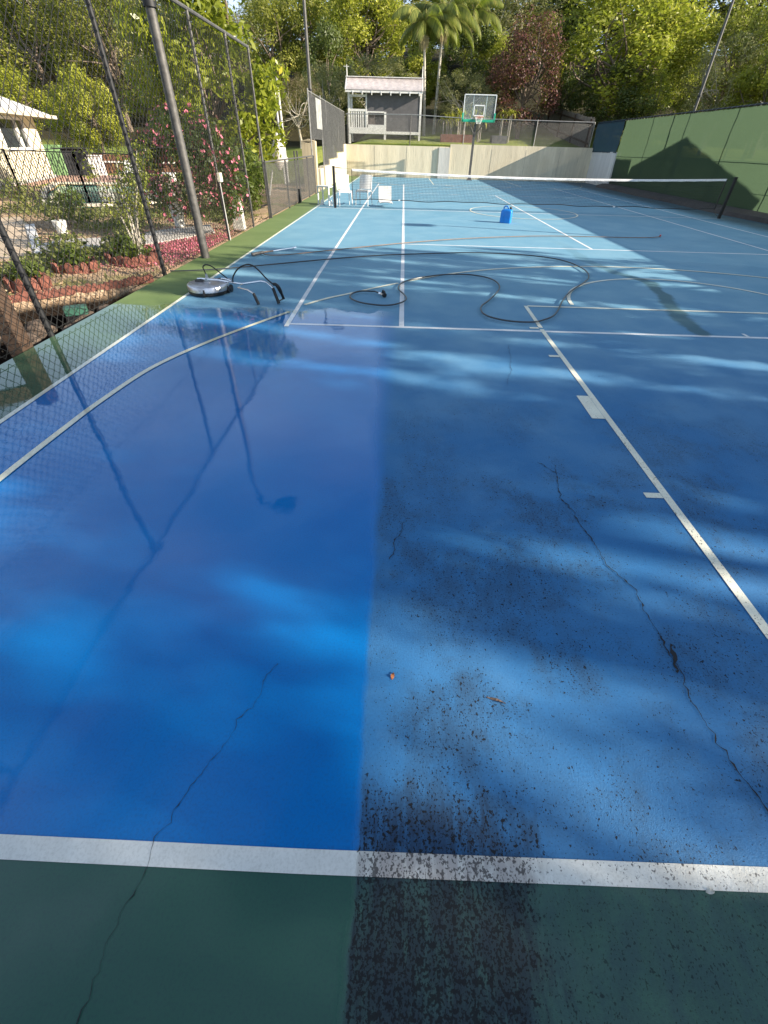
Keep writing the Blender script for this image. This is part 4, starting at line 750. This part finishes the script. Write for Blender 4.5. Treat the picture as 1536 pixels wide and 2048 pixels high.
# power point on a post
f=empty('switch_box',(-2.42,5.36,0),'small cream switch box and white conduit fixed to a fence post','switch box'); q=MB(); q.box(-2.37,-2.30,5.27,5.41,1.02,1.17); W(q,'box',mat('cream_plastic',(.65,.62,.48),.5),f,.008); q=MB(); q.tube([(-2.345,5.33,.0),(-2.345,5.33,1.03)],.010,8); W(q,'conduit',mat('grey_conduit',(.45,.44,.42),.6),f)
# pool fence
def pool_fence(P,lab,h=1.3,z=0.):
    P=[np.array(p[:2],float) for p in P]; f=empty('pool_fence',(*P[0],z),lab,'fence')
    bars=MB(); rails=MB()
    for a,b in zip(P,P[1:]):
        L_=np.linalg.norm(b-a); n=int(L_/.1)
        for k in range(n+1):
            p=a+(b-a)*k/n; bars.bar((*p,z+.06),(*p,z+h-.03),.016)
        for zz in (.10,h): rails.bar((*a,z+zz),(*b,z+zz),.03,.03)
        m=max(1,round(L_/2.3))
        for k in range(m+1):
            p=a+(b-a)*k/m; q=MB(); q.bar((*p,z-.1),(*p,z+h+.03),.05); W(q,'post',BLK,f)
    W(bars,'bars',BLK,f); W(rails,'rails',BLK,f); return f
pool_fence([(-15.5,13.0),G(50,402),G(182,411),G(330,418)],'black vertical-bar fence in front of the pool')
pool_fence([(-3.2,8.3),(-3.0,11.5)],'short black bar fence behind the tall fence near the gate',1.2)
f=empty('picket_fence',(-9.5,21,0),'reddish brown paling fence with a white rail beyond the pool','fence'); a=G(262,352); b=G(420,352); a=np.array([a[0]-3,a[1]]); q=MB(); n=60
for k in range(n): p=a+(b[:2]-a)*k/n; q.bar((*p,0),(*p,.92+.02*math.sin(k*2.1)),.13,.025,(0,1,0))
W(q,'palings',mat('red_brown_timber',(.20,.10,.06),.85,0,.3,9),f); q=MB(); q.bar((a[0],a[1]-.05,.6),(b[0],b[1]-.05,.6),.06,.07); W(q,'rail',WT,f)
# house
C0=np.array([-16.63,21.68]); u=np.array([.30,-.954]); u/=np.linalg.norm(u); v=np.array([-u[1],u[0]])*-1   # v points away from the court
v=np.array([-.954,-.30])
def hp(a,b,z): p=C0+u*a+v*b; return (p[0],p[1],z)
f=empty('house',(C0[0],C0[1],0),'cream rendered house with a pale hipped metal roof at the left edge','house'); CRM=mat('cream_render',(.66,.59,.43),.85,0,.07,3,.002,60)
LH,DH=12.,9.; q=MB()
def wallbox(q,a0,a1,b0,b1,z0,z1): q.add([hp(a0,b0,z0),hp(a1,b0,z0),hp(a1,b1,z0),hp(a0,b1,z0),hp(a0,b0,z1),hp(a1,b0,z1),hp(a1,b1,z1),hp(a0,b1,z1)],[(0,1,2,3),(7,6,5,4),(0,4,5,1),(1,5,6,2),(2,6,7,3),(3,7,4,0)])
WX0,WX1=1.6,4.7
wallbox(q,0,WX0,0,.2,-.2,2.4); wallbox(q,WX1,LH,0,.2,-.2,2.4); wallbox(q,WX0,WX1,0,.2,-.2,1.15); wallbox(q,WX0,WX1,0,.2,2.28,2.4); wallbox(q,0,.2,.2,DH,-.2,2.4); wallbox(q,LH-.2,LH,.2,DH,-.2,2.4); wallbox(q,.2,LH-.2,DH-.2,DH,-.2,2.4); W(q,'wall',CRM,f)
q=MB(); o_=.75; e=[hp(-o_,-o_,2.42),hp(LH+o_,-o_,2.42),hp(LH+o_,DH+o_,2.42),hp(-o_,DH+o_,2.42)]; r1=hp(4.4,DH/2,4.55); r2=hp(LH-4.4,DH/2,4.55); q.add(e+[r1,r2],[(0,1,5,4),(1,2,5),(2,3,4,5),(3,0,4)]); q.add([(x,y,z-.06) for x,y,z in e],[(3,2,1,0)]); W(q,'roof',mat('pale_metal_roof',(.72,.69,.66),.5,.1,.06,4),f)
q=MB(); q.bar(hp(-o_,-o_-.05,2.38),hp(LH+o_,-o_-.05,2.38),.12,.13); q.bar(hp(-o_-.05,-o_,2.38),hp(-o_-.05,DH+o_,2.38),.12,.13); W(q,'gutter',mat('cream_gutter',(.60,.54,.44),.5),f)
w=MB(); 
for a0,a1,z0,z1 in ((WX0-.05,WX1+.05,1.12,1.24),(WX0,WX1,2.18,2.28),(WX0,WX0+.12,1.24,2.18),(WX1-.12,WX1,1.24,2.18),(WX0+.95,WX0+1.07,1.24,2.18)): wallbox(w,a0,a1,-.03,.08,z0,z1)
w=W(w,'window',WT,f); q=MB(); wallbox(q,WX0+.07,WX1-.07,.05,.06,1.24,2.18); gm=NT('window_glass'); gm.set(Base_Color=(.03,.035,.04),Roughness=.05,Specular_IOR_Level=.8); g_=q.build('pane',gm.m,w); g_.data.transform(Matrix.Translation(f.location).inverted())
q=MB(); wallbox(q,-.02,LH,-.12,-.01,-.2,.12); W(q,'plinth',mat('plinth_grey',(.4,.38,.35),.9),f)
# small things on the pool terrace
def terrace(px,py,w,d,h,name,m,lab,cat,tap=0.,roof=False):
    p=G(px,py); q=MB(); q.prism([(-w/2,-d/2,0),(w/2,-d/2,0),(w/2-tap,-d/2+tap,h),(-w/2+tap,-d/2+tap,h)],(0,d,0)); q.box(-w/2-.02,w/2+.02,-d/2-.02,d/2+.02,h,h+.05); o=q.build(name,m,bevel=.03); o.location=[float(c) for c in p]; o.rotation_euler.z=.35; return tag(o,lab,cat)
terrace(122,351,.9,.6,1.25,'green_cupboard',mat('lime_green_paint',(.17,.30,.13),.6),'bright green upright cupboard beside the house corner','cupboard')
terrace(158,351,1.6,.8,1.15,'covered_barbecue',mat('black_cover',(.02,.02,.025),.7,0,.4,6,.03,8),'black covered barbecue between the green cupboard and the white box','barbecue',.12)
terrace(197,351,.85,.7,.85,'white_box',mat('white_cover',(.72,.68,.68),.7,0,.1,6,.02,6),'white box seat beyond the pool','box',.04)
q=MB(); P0=G(300,362)
for k in range(4): q.box(-1.3+.02*k,1.3,-.35+.2*k-.1,-.35+.2*k+.06,.32,.36)
for sx in (-1.2,1.2): q.box(sx-.03,sx+.03,-.4,.3,0,.32)
q.prism([(-1.3,.25,.34),(-1.28,.5,.8),(-1.28,.55,.8),(-1.3,.31,.34)],(.9,0,0)); o=q.build('sun_bed',WPL); o.location=[float(c) for c in P0]; tag(o,'low white slatted sun bed beyond the pool','sun bed')
# umbrella, posts
f=empty('garden_umbrella',(-5.4,17.2,0),'closed white garden umbrella leaning beside the big-leaved tree','umbrella'); q=MB(); a=onY(528,440,15.5); b=onY(545,265,15.5); 
A0=np.array([-4.15,15.5,.05]); B0=onY(553,262,15.5); q.tube([onY(532,455,15.5),onY(545,340,15.5)],.03,8); W(q,'pole',WPL,f)
q=MB(); pts=[onY(x,y,15.5) for x,y in ((560,340),(557,320),(556,290),(552,265))]; q.tube(pts,[.05,.26,.22,.04],9); W(q,'canopy',mat('white_umbrella_cloth',(.62,.56,.50),.9,0,.12,5,.02,9),f)
f=empty('white_column',(-4.4,19,0),'slim white double post standing on the lawn right of the big-leaved tree','post'); q=MB(); X_=onY(570,330,21.); 
for dx in (-.07,.09): q.tube([(X_[0]+dx,21.,0),(X_[0]+dx-.05,21.,3.9+dx)],.045,8)
W(q,'posts',WT,f); q=MB(); q.lathe([(.16,.9),(.18,.95),(.16,1.1),(0,1.1)],(X_[0],21.,0),12); W(q,'collar',WT,f)
# ================================================================ TREES
LM=dict(olive=leafmat('leaf_olive',(.07,.085,.016),(.30,.30,.05),(.52,.46,.08)),bright=leafmat('leaf_bright',(.11,.135,.016),(.42,.42,.045),(.66,.60,.08)),grey=leafmat('leaf_grey_green',(.10,.11,.045),(.37,.35,.15),(.56,.52,.26),.3),
  red=leafmat('leaf_russet',(.05,.016,.018),(.16,.05,.045),(.30,.12,.10),.25),dark=leafmat('leaf_dark',(.03,.045,.012),(.10,.13,.03),(.20,.22,.05),.25),hedge=leafmat('leaf_hedge',(.12,.17,.02),(.32,.36,.05),(.45,.45,.07)),brown=leafmat('leaf_brownish',(.09,.07,.035),(.2,.155,.08),(.26,.2,.12),.3))
PROTO={}
def proto(kind,seed,n=12000,nb=70,ls=.27,asp=.45,rx=3.9,rz=4.2,cz=5.6,rmin=.55,rmax=1.25,lift=.3,droop=0.,bark=BARK,shell=(.6,1.08),name='tree'):
    rg=np.random.default_rng(seed); f=empty(name,(0,0,-500),'x','tree'); bl=clump_blobs(nb,rx,rx,rz,cz,rmin,rmax,rg,cut=-.9); q=MB(); branches(q,[(0,0,-.8),(.12,.05,1.2),(-.1,.1,2.8),(.05,0,4.5)],.24,.12,[b[:3] for b in bl[:26]],rg); q.build('trunk',bark,f)
    foliage('crown',n,bl,ls,LM[kind],f,asp,rg,shell,1.,lift,droop); return f
PR=[('olive',proto('olive',1,13000)),('bright',proto('bright',2,12000,60,.30,.5)),('grey',proto('grey',3,12000,80,.24,.22,droop=.6,rmin=.45,rmax=1.0,bark=PBARK)),('red',proto('red',4,12000,70,.22,.5,rx=3.3,rz=4.6,cz=4.9)),('dark',proto('dark',5,11000,60,.27,.5)),('hedge',proto('hedge',6,9000,70,.16,.6,rz=4.8,cz=5.0)),('brown',proto('brown',7,9000,70,.24,.22,rmin=.4,rmax=.95,bark=PBARK)),('olive2',proto('olive',8,13000,90,.24,.4,rz=5,cz=5.2,rmin=.45,rmax=1.0)),('bright2',proto('bright',9,12000,90,.24,.55,rz=4.7,cz=5.2,rmin=.45,rmax=1.1))]
PR=dict(PR); used=set()
def tree(kind,px,ymid,ytop,wpx,Y,lab,group=None,rz=None,name='tree',zb=None,cat='tree'):
    c_=onY(px,ymid,Y); X_=c_[0]; z0=float(terr(X_,Y)) if zb is None else zb; top=onY(px,ytop,Y)[2]; wid=wpx/FPX*np.dot(c_-CAMP,CF); h=top-z0
    o=PR[kind]; 
    if kind in used: o=copy_tree(o)
    used.add(kind); o.name=name; o.location=(X_,Y,z0); o.rotation_euler=(0,0,rz if rz is not None else (px*.37)%6.28); o.scale=(wid/8.6,wid/8.6,h/10.2); o['label']=lab; o['category']=cat
    if group: o['group']=group
    elif 'group' in o: del o['group']
    return o
T=tree
T('olive',60,80,-60,260,49,'huge dark olive tree filling the top left corner behind the house roof')
T('olive2',215,90,-70,230,48,'tall dense yellow-olive tree seen between the two fence posts at the left')
T('grey',300,90,-30,170,50,'grey-green feathery tree behind the thick light pole')
T('bright',178,205,125,118,28,'round bright green bush between the house roof and the fence post',name='bush',cat='bush')
T('bright2',140,205,165,110,29,'small leafy bush touching the tip of the house roof',name='bush',cat='bush')
T('brown',425,50,8,130,62,'far brownish gum tree with sky gaps above the fence corner')
T('brown',480,60,18,120,66,'far brownish gum tree right of the other one near the top of the picture')
T('olive2',545,70,-25,170,52,'green-olive tree right of the fence corner at the top')
T('dark',655,120,40,120,44,'dark hollow-looking tree just right of the slim light pole')
T('olive',600,90,-60,230,58,'broad olive tree crossed by the slim light pole')
T('bright2',735,60,-50,190,52,'mid-green tree above the playhouse')
T('grey',655,190,120,130,37,'grey-green shrub between the upper fence and the playhouse',name='shrub',cat='shrub')
T('grey',760,130,105,190,38.5,'pale grey-green scrub directly behind the playhouse roof',name='shrub',cat='shrub')
T('brown',595,210,140,110,33,'thin brownish shrub left of the upper fence post',name='shrub',cat='shrub')
T('bright',835,110,75,120,42,'leafy green shrub between the playhouse roof and the palms',name='shrub',cat='shrub')
T('dark',940,110,55,170,41,'dark green thicket below the right palm',name='shrub',cat='shrub')
T('grey',930,175,138,135,35.5,'grey-green hedge left of the backboard',name='hedge',cat='hedge')
T('bright2',985,90,60,150,43,'yellow-green tree between the palms and the russet tree')
T('grey',1010,30,-60,260,62,'tall wispy grey tree behind the palms')
T('red',1058,135,10,175,35.5,'russet red-brown tree right of the backboard')
T('dark',1135,150,30,120,38.5,'dark shaded tree between the russet tree and the big yellow-green one')
T('bright2',1245,100,-60,310,38.5,'huge yellow-green tree rising behind the navy cloth')
T('bright',1330,60,-50,200,41,'sunlit crown right of the huge yellow-green tree')
T('hedge',1312,180,125,75,35,'bright clipped vine-covered bush above the green cloth',name='bush',cat='bush')
T('dark',1240,200,120,150,36,'dark green shrub over the timber paling fence',name='shrub',cat='shrub')
T('dark',1375,170,110,110,44,'dim dark bush behind the pale light pole',name='bush',cat='bush')
T('olive2',1475,110,0,210,36,'olive tree right of the pale light pole')
T('grey',1440,190,60,170,33,'twiggy grey tree over the shed roof')
T('olive',1600,90,-40,240,32,'olive tree at the far right picture edge')
T('bright',1560,140,60,150,30,'yellow-green tree low at the right picture edge')
T('bright2',20,190,130,160,38,'green tree peeping over the house roof at the left edge')
for i,(px,yt,w,Y,k) in enumerate(((-60,-90,330,64,'olive'),(110,-90,330,72,'dark'),(250,-70,300,70,'olive2'),(350,-40,240,66,'olive'),(560,-20,220,74,'grey'),(650,-70,330,78,'dark'),(800,-80,330,72,'olive'),(900,-90,330,80,'olive2'),(1060,-90,330,74,'dark'),(1180,-100,330,66,'olive'),(1350,-110,360,70,'dark'),(1500,-110,360,64,'olive2'),(1650,-80,300,58,'olive'))):
    T(k,px,60,yt,w,Y,['leftmost back-row tree, above the house roof', 'dark back-row tree left of the near fence post', 'back-row tree between the fence post and the light pole', 'back-row tree behind the thick light pole', 'back-row grey tree above the corner of the tall fence', 'dark back-row tree behind the slim light pole', 'back-row tree above the playhouse', 'back-row tree behind the palms', 'dark back-row tree above the russet tree', 'back-row tree left of the huge yellow-green tree', 'dark back-row tree behind the huge yellow-green tree', 'back-row tree right of the pale light pole', 'rightmost back-row tree at the picture edge'][i],group='back row of trees on the wooded slope')
# big-leaved tree behind the tall fence
f=empty('big_leaved_tree',(-4.6,12.2,0),'broad tree with large glossy yellow-green leaves behind the tall fence','tree'); rg=np.random.default_rng(77)
bl=[]
for k in range(80):
    d=rg.normal(size=3); d/=np.linalg.norm(d); kk=rg.uniform(.45,1.)**.6; bl.append((d[0]*2.35*kk+.0,d[1]*2.2*kk,3.1+d[2]*2.35*kk,rg.uniform(.28,.55)))
q=MB(); branches(q,[(0,0,-.1),(.05,0,1.),(-.05,.05,2.)],.13,.08,[b[:3] for b in bl[:30]],rg,.012); q.build('trunk',BARK,f); foliage('crown',9500,bl,.21,leafmat('leaf_magnolia',(.10,.13,.015),(.34,.36,.035),(.58,.48,.05),.45,.35),f,.42,rg,(.5,1.1),1.,.1,.5)
f2=empty('leafy_shrub',(-3.4,9.4,0),'dark leafy shrub below the big-leaved tree beside the fence','shrub'); bl=clump_blobs(30,.8,.8,.8,.9,.2,.35,rg); q=MB(); branches(q,[(0,0,0),(0,0,.4),(0,0,.7)],.04,.03,[b[:3] for b in bl[:10]],rg,.006); q.build('stems',BARK,f2); foliage('leaves',3500,bl,.12,LM_BUSH,f2,.45,rg)
# palms
def palm(px,ybase,ytop,Y,lab,nf=15,seed=1,fl=2.3,lean=0):
    b=onY(px,ybase,Y); t_=onY(px+lean,ytop,Y); z0=float(terr(b[0],Y)); f=empty('palm_tree',(b[0],Y,z0),lab,'palm tree','palms behind the playhouse'); H=t_[2]-z0; dx=t_[0]-b[0]; rg=np.random.default_rng(seed)
    q=MB(); n=14; q.tube([(dx*(i/n)**1.3,0,-.4+(H+.4)*i/n) for i in range(n+1)],[.12-.05*(i/n) for i in range(n+1)],10); q.build('trunk',mat('palm_trunk',(.46,.42,.35),.85,0,.2,6,.01,20),f)
    q=MB(); q.tube([(dx,0,H-.05),(dx,0,H+.55)],[.10,.06],10); q.build('crownshaft',mat('crownshaft',(.20,.24,.06),.5,0,.2,5),f)
    VV=[];st=MB()
    for k in range(nf):
        a=2*math.pi*k/nf*2.4+rg.uniform(-.2,.2); el=rg.uniform(.15,1.25); L_=fl*rg.uniform(.8,1.1); P=[]; p=np.array([dx,0,H+.5]); ang=el
        for s in range(15):
            P.append(p.copy()); p=p+np.array([math.cos(a)*math.cos(ang),math.sin(a)*math.cos(ang),math.sin(ang)])*L_/14; ang-=.10+.07*(s/14)
        st.tube(P,np.linspace(.022,.006,15),4,False)
        for s in np.arange(1,14,.22):
            i=int(s); q0=P[i]+(P[i+1]-P[i])*(s-i) if i<14 else P[14]; d=P[min(i+1,14)]-P[i]; d/=np.linalg.norm(d); side=np.cross(d,[0,0,1]); side/=np.linalg.norm(side)+1e-9; ll=.75*math.sin(math.pi*(s+1.5)/16.5)**.7
            for sg in (1,-1):
                tip=q0+(side*sg*.62+d*.45+np.array([0,0,-.75]))*ll; m_=(q0+tip)/2+np.array([0,0,.08]); w=d*.028; VV+=[q0,m_-w,tip,m_+w]
    st.build('frond_stems',mat('frond_stem',(.25,.24,.06),.6),f); nn=len(VV); npmesh('fronds',VV,np.arange(nn).reshape(-1,4),leafmat('leaf_palm',(.07,.10,.02),(.22,.24,.05),(.42,.34,.08),.35),f,attr=np.repeat(rg.uniform(0,1,nn//4),4))
    VV=[]
    for k in range(260):
        a=rg.uniform(0,6.28); r=rg.uniform(.05,.35); h=rg.uniform(-.9,-.05); VV+=[np.array([dx+math.cos(a)*r*.3,math.sin(a)*r*.3,H-.05]),np.array([dx+math.cos(a)*r-.01,math.sin(a)*r,H+h*.6]),np.array([dx+math.cos(a)*r,math.sin(a)*r,H+h]),np.array([dx+math.cos(a)*r+.012,math.sin(a)*r,H+h*.6])]
    npmesh('seed_strings',VV,np.arange(len(VV)).reshape(-1,4),mat('seed_tan',(.42,.34,.18),.9,0,.3,20),f)
palm(849,250,68,35.5,'palm with a straight pale trunk just right of the playhouse',17,1,2.5)
palm(868,255,58,37,'palm with a leaning pale trunk, second right of the playhouse',19,2,3.0,18)
palm(945,180,50,41,'yellowish palm crown low behind the other two',17,3,2.6,0)
# strappy plants and raised beds behind the back fence
def strappy(px,py,Y,lab,seed,n=60,L_=1.1):
    b=onY(px,py,Y); z0=float(terr(b[0],Y)); f=empty('strappy_plant',(b[0],Y,z0+.15),lab,'plant','strappy plants behind the back fence'); rg=np.random.default_rng(seed); st=MB(); VV=[]
    for c_ in range(5):
        ox,oy=rg.uniform(-.35,.35),rg.uniform(-.2,.2); hh=rg.uniform(.8,1.35); st.tube([(ox,oy,-.3),(ox*1.1,oy,hh)],.03,6)
        for k in range(n//5+6):
            a=rg.uniform(0,6.28); el=rg.uniform(.2,1.3); l=L_*rg.uniform(.5,.95); p=np.array([ox,oy,hh]); pts=[]
            for s in range(6): pts.append(p.copy()); p=p+np.array([math.cos(a)*math.cos(el),math.sin(a)*math.cos(el),math.sin(el)])*l/5; el-=.42
            w=np.array([-math.sin(a),math.cos(a),0])*.035
            for s in range(5): k0=1-s/6; k1=1-(s+1)/6; VV+=[pts[s]-w*k0,pts[s]+w*k0,pts[s+1]+w*k1,pts[s+1]-w*k1]
    st.build('stems',PBARK,f); npmesh('leaves',VV,np.arange(len(VV)).reshape(-1,4),leafmat('leaf_strappy',(.22,.24,.03),(.48,.46,.07),(.6,.55,.12),.3),f,attr=np.repeat(rg.uniform(0,1,len(VV)//4),4))
strappy(895,272,33.2,'yellow-green strappy plant left of the backboard, closest to the palms',1); strappy(920,272,33.0,'yellow-green strappy plant just left of the hoop post',2); strappy(957,270,33.2,'yellow-green strappy plant seen through the backboard',3); strappy(1008,270,33.2,'yellow-green strappy plant right of the backboard',4,40,.8)
BED=mat('red_brown_boards',(.17,.07,.05),.85,0,.25,7)
def bed(x0,x1,y,lab,m):
    z=float(terr((x0+x1)/2,y)); q=MB(); q.box(x0,x1,y-.05,y,z-.2,z+.42); q.box(x0,x1,y+.9,y+.95,z-.2,z+.42); q.box(x0,x0+.05,y+.002,y+.898,z-.2,z+.42); q.box(x1-.05,x1,y+.002,y+.898,z-.2,z+.42); q.box(x0+.05,x1-.05,y+.002,y+.898,z+.25,z+.32); return tag(q.build('raised_bed',m),lab,'garden bed')
xa=onY(882,272,32.6)[0]; xb=onY(945,272,32.6)[0]; bed(xa,xb,32.6,'long red-brown raised garden bed behind the back fence',BED)
xa=onY(985,272,32.6)[0]; xb=onY(1015,272,32.6)[0]; bed(xa,xb,32.6,'short grey raised garden bed right of the hoop',mat('grey_boards',(.10,.10,.11),.85))
# paling fence at the right end of the bank
f=empty('paling_fence',(13.2,31,1.7),'old grey timber paling fence in the shade at the right end of the bank','fence'); q=MB(); rg=np.random.default_rng(8)
for k in range(62):
    y=30.7+k*.165; z=float(terr(13.2,y)); x=13.2-.09*(y-30.7)*.5; q.bar((x,y,z-.1),(x,y,z+1.55+rg.uniform(-.04,.04)),.022,.15,(0,1,0))
W(q,'palings',mat('grey_palings',(.17,.15,.13),.9,0,.3,8,.01,30),f); q=MB()
for h in (.35,1.3): q.bar((13.14,30.7,1.65+h),(12.68,40.8,2.8+h),.05,.09)
for k in range(4): y=31+k*3.1; z=float(terr(13.2,y)); x=13.13-.045*(y-30.7); q.bar((x,y,z-.1),(x,y,z+1.5),.09)
W(q,'rails',TIM,f)
# neighbouring buildings on the right
MET=mat('grey_corrugated_metal',(.32,.29,.28),.5,.3,.15,6)
s0=onX(1487,193,26.); f=empty('shed',(28.,s0[1],.3),'small shed whose grey ribbed roof shows over the green cloth at the right','shed'); zR=float(s0[2]); y0=float(s0[1]); q=MB(); q.box(26.3,35,y0-2.2,y0+2.2,0,zR-.85); W(q,'wall',mat('shed_wall',(.25,.24,.22),.8),f)
q=MB(); q.add([(26,y0-2.6,zR-.95),(35.3,y0-2.6,zR-.95),(35.3,y0,zR),(26,y0,zR),(26,y0+2.6,zR-.95),(35.3,y0+2.6,zR-.95)],[(0,1,2,3),(3,2,5,4)]); o=W(q,'roof',MET,f); sm=o.modifiers.new('s','SOLIDIFY'); sm.thickness=.04
q=MB()
for k in range(28): x=26.1+k*.34; q.bar((x,y0-2.6,zR-.92),(x,y0,zR+.03),.05,.03)
W(q,'ribs',MET,f)
SHADE=[(16.2,-.6,7.5,2.9,'airy weeping tree overhanging the shade cloth, out past the right of the court',52000,1,'olive',.11,112,.14,.31,.3,(.0,1.0),3.0),
 (18.8,-3.3,8.9,2.9,'second weeping tree beyond the shade cloth, out past the right of the court',38000,7,'olive',.13,74,.18,.36,.3,(.0,1.0),2.6),
 (23,-9.2,11.3,3.7,'tall tree beyond the shade cloth, out past the right of the court',28000,6,'olive',.22,80,.4,.75,.2,(.1,1.0),1.6),
 (25,-14.,12.5,4.2,'large dense tree beyond the near right corner of the court',20000,2,'olive',.28,80,.6,1.2,.2,(.1,1.0)),
 (19,-12.5,9.,4.,'dense tree behind the photographer on the right',14000,4,'dark',.26,60,.5,1.,.15,(.2,1.0)),
 (17.2,-6.6,7.1,3.0,'small leafy tree behind the near shade cloth',26000,5,'olive',.16,80,.22,.42,.25,(.1,1.0),1.9)]
# neighbour's house: gable end faces the court, its shadow falls on the green cloth
HX=27.; K=.416; DXH=HX-13.5
def sh(y,z): return (HX,y-.21*DXH,z+K*DXH)
f=empty('neighbour_house',(HX,15,0),'neighbouring gabled house beyond the green cloth, out past the right of the court','house')
peak=sh(18.88,2.03); vl=sh(23.56,.87); er=sh(12.7,.35); q=MB()
q.prism([(HX,er[1],0),(HX,vl[1],0),(HX,vl[1],vl[2]),peak,(HX,er[1],er[2])],(11,0,0)); W(q,'walls',CRM,f)
q=MB(); q.prism([(HX-.3,er[1]-.2,er[2]-.02),peak[:1]and(HX-.3,peak[1],peak[2]+.03),(HX-.3,peak[1],peak[2]+.13),(HX-.3,er[1]-.2,er[2]+.08)],(11.6,0,0)); q.prism([(HX-.3,vl[1],vl[2]+.02),(HX-.3,peak[1],peak[2]+.03),(HX-.3,peak[1],peak[2]+.13),(HX-.3,vl[1],vl[2]+.12)][::-1],(11.6,0,0)); W(q,'roof',MET,f)
a=sh(24.4,1.48); q=MB(); q.box(HX+.5,HX+9,vl[1]+.01,sh(31,0)[1],0,a[2]+.15); W(q,'wing',CRM,f)
# shade trees beyond the near right corner
def shade_tree(x,y,h,r,lab,n,seed,kind='olive',ls=.22,nb=60,rmin=.3,rmax=.8,base=.35,shell=(.3,1.05),fl=1.):
    rg=np.random.default_rng(seed); f=empty('tree',(x,y,0),lab,'tree'); bl=clump_blobs(nb,r,r,h*(1-base)/2,h*(1+base)/2,rmin,rmax,rg,cut=-.95); q=MB(); branches(q,[(0,0,-.2),(.1,0,h*.2),(0,.1,h*.45),(.1,0,h*.65)],.22,.1,[b[:3] for b in bl[:34]],rg); q.build('trunk',BARK,f); foliage('crown',n,bl,ls,LM[kind],f,.4,rg,shell,fl,.2,.3)
for a in SHADE: shade_tree(*a)
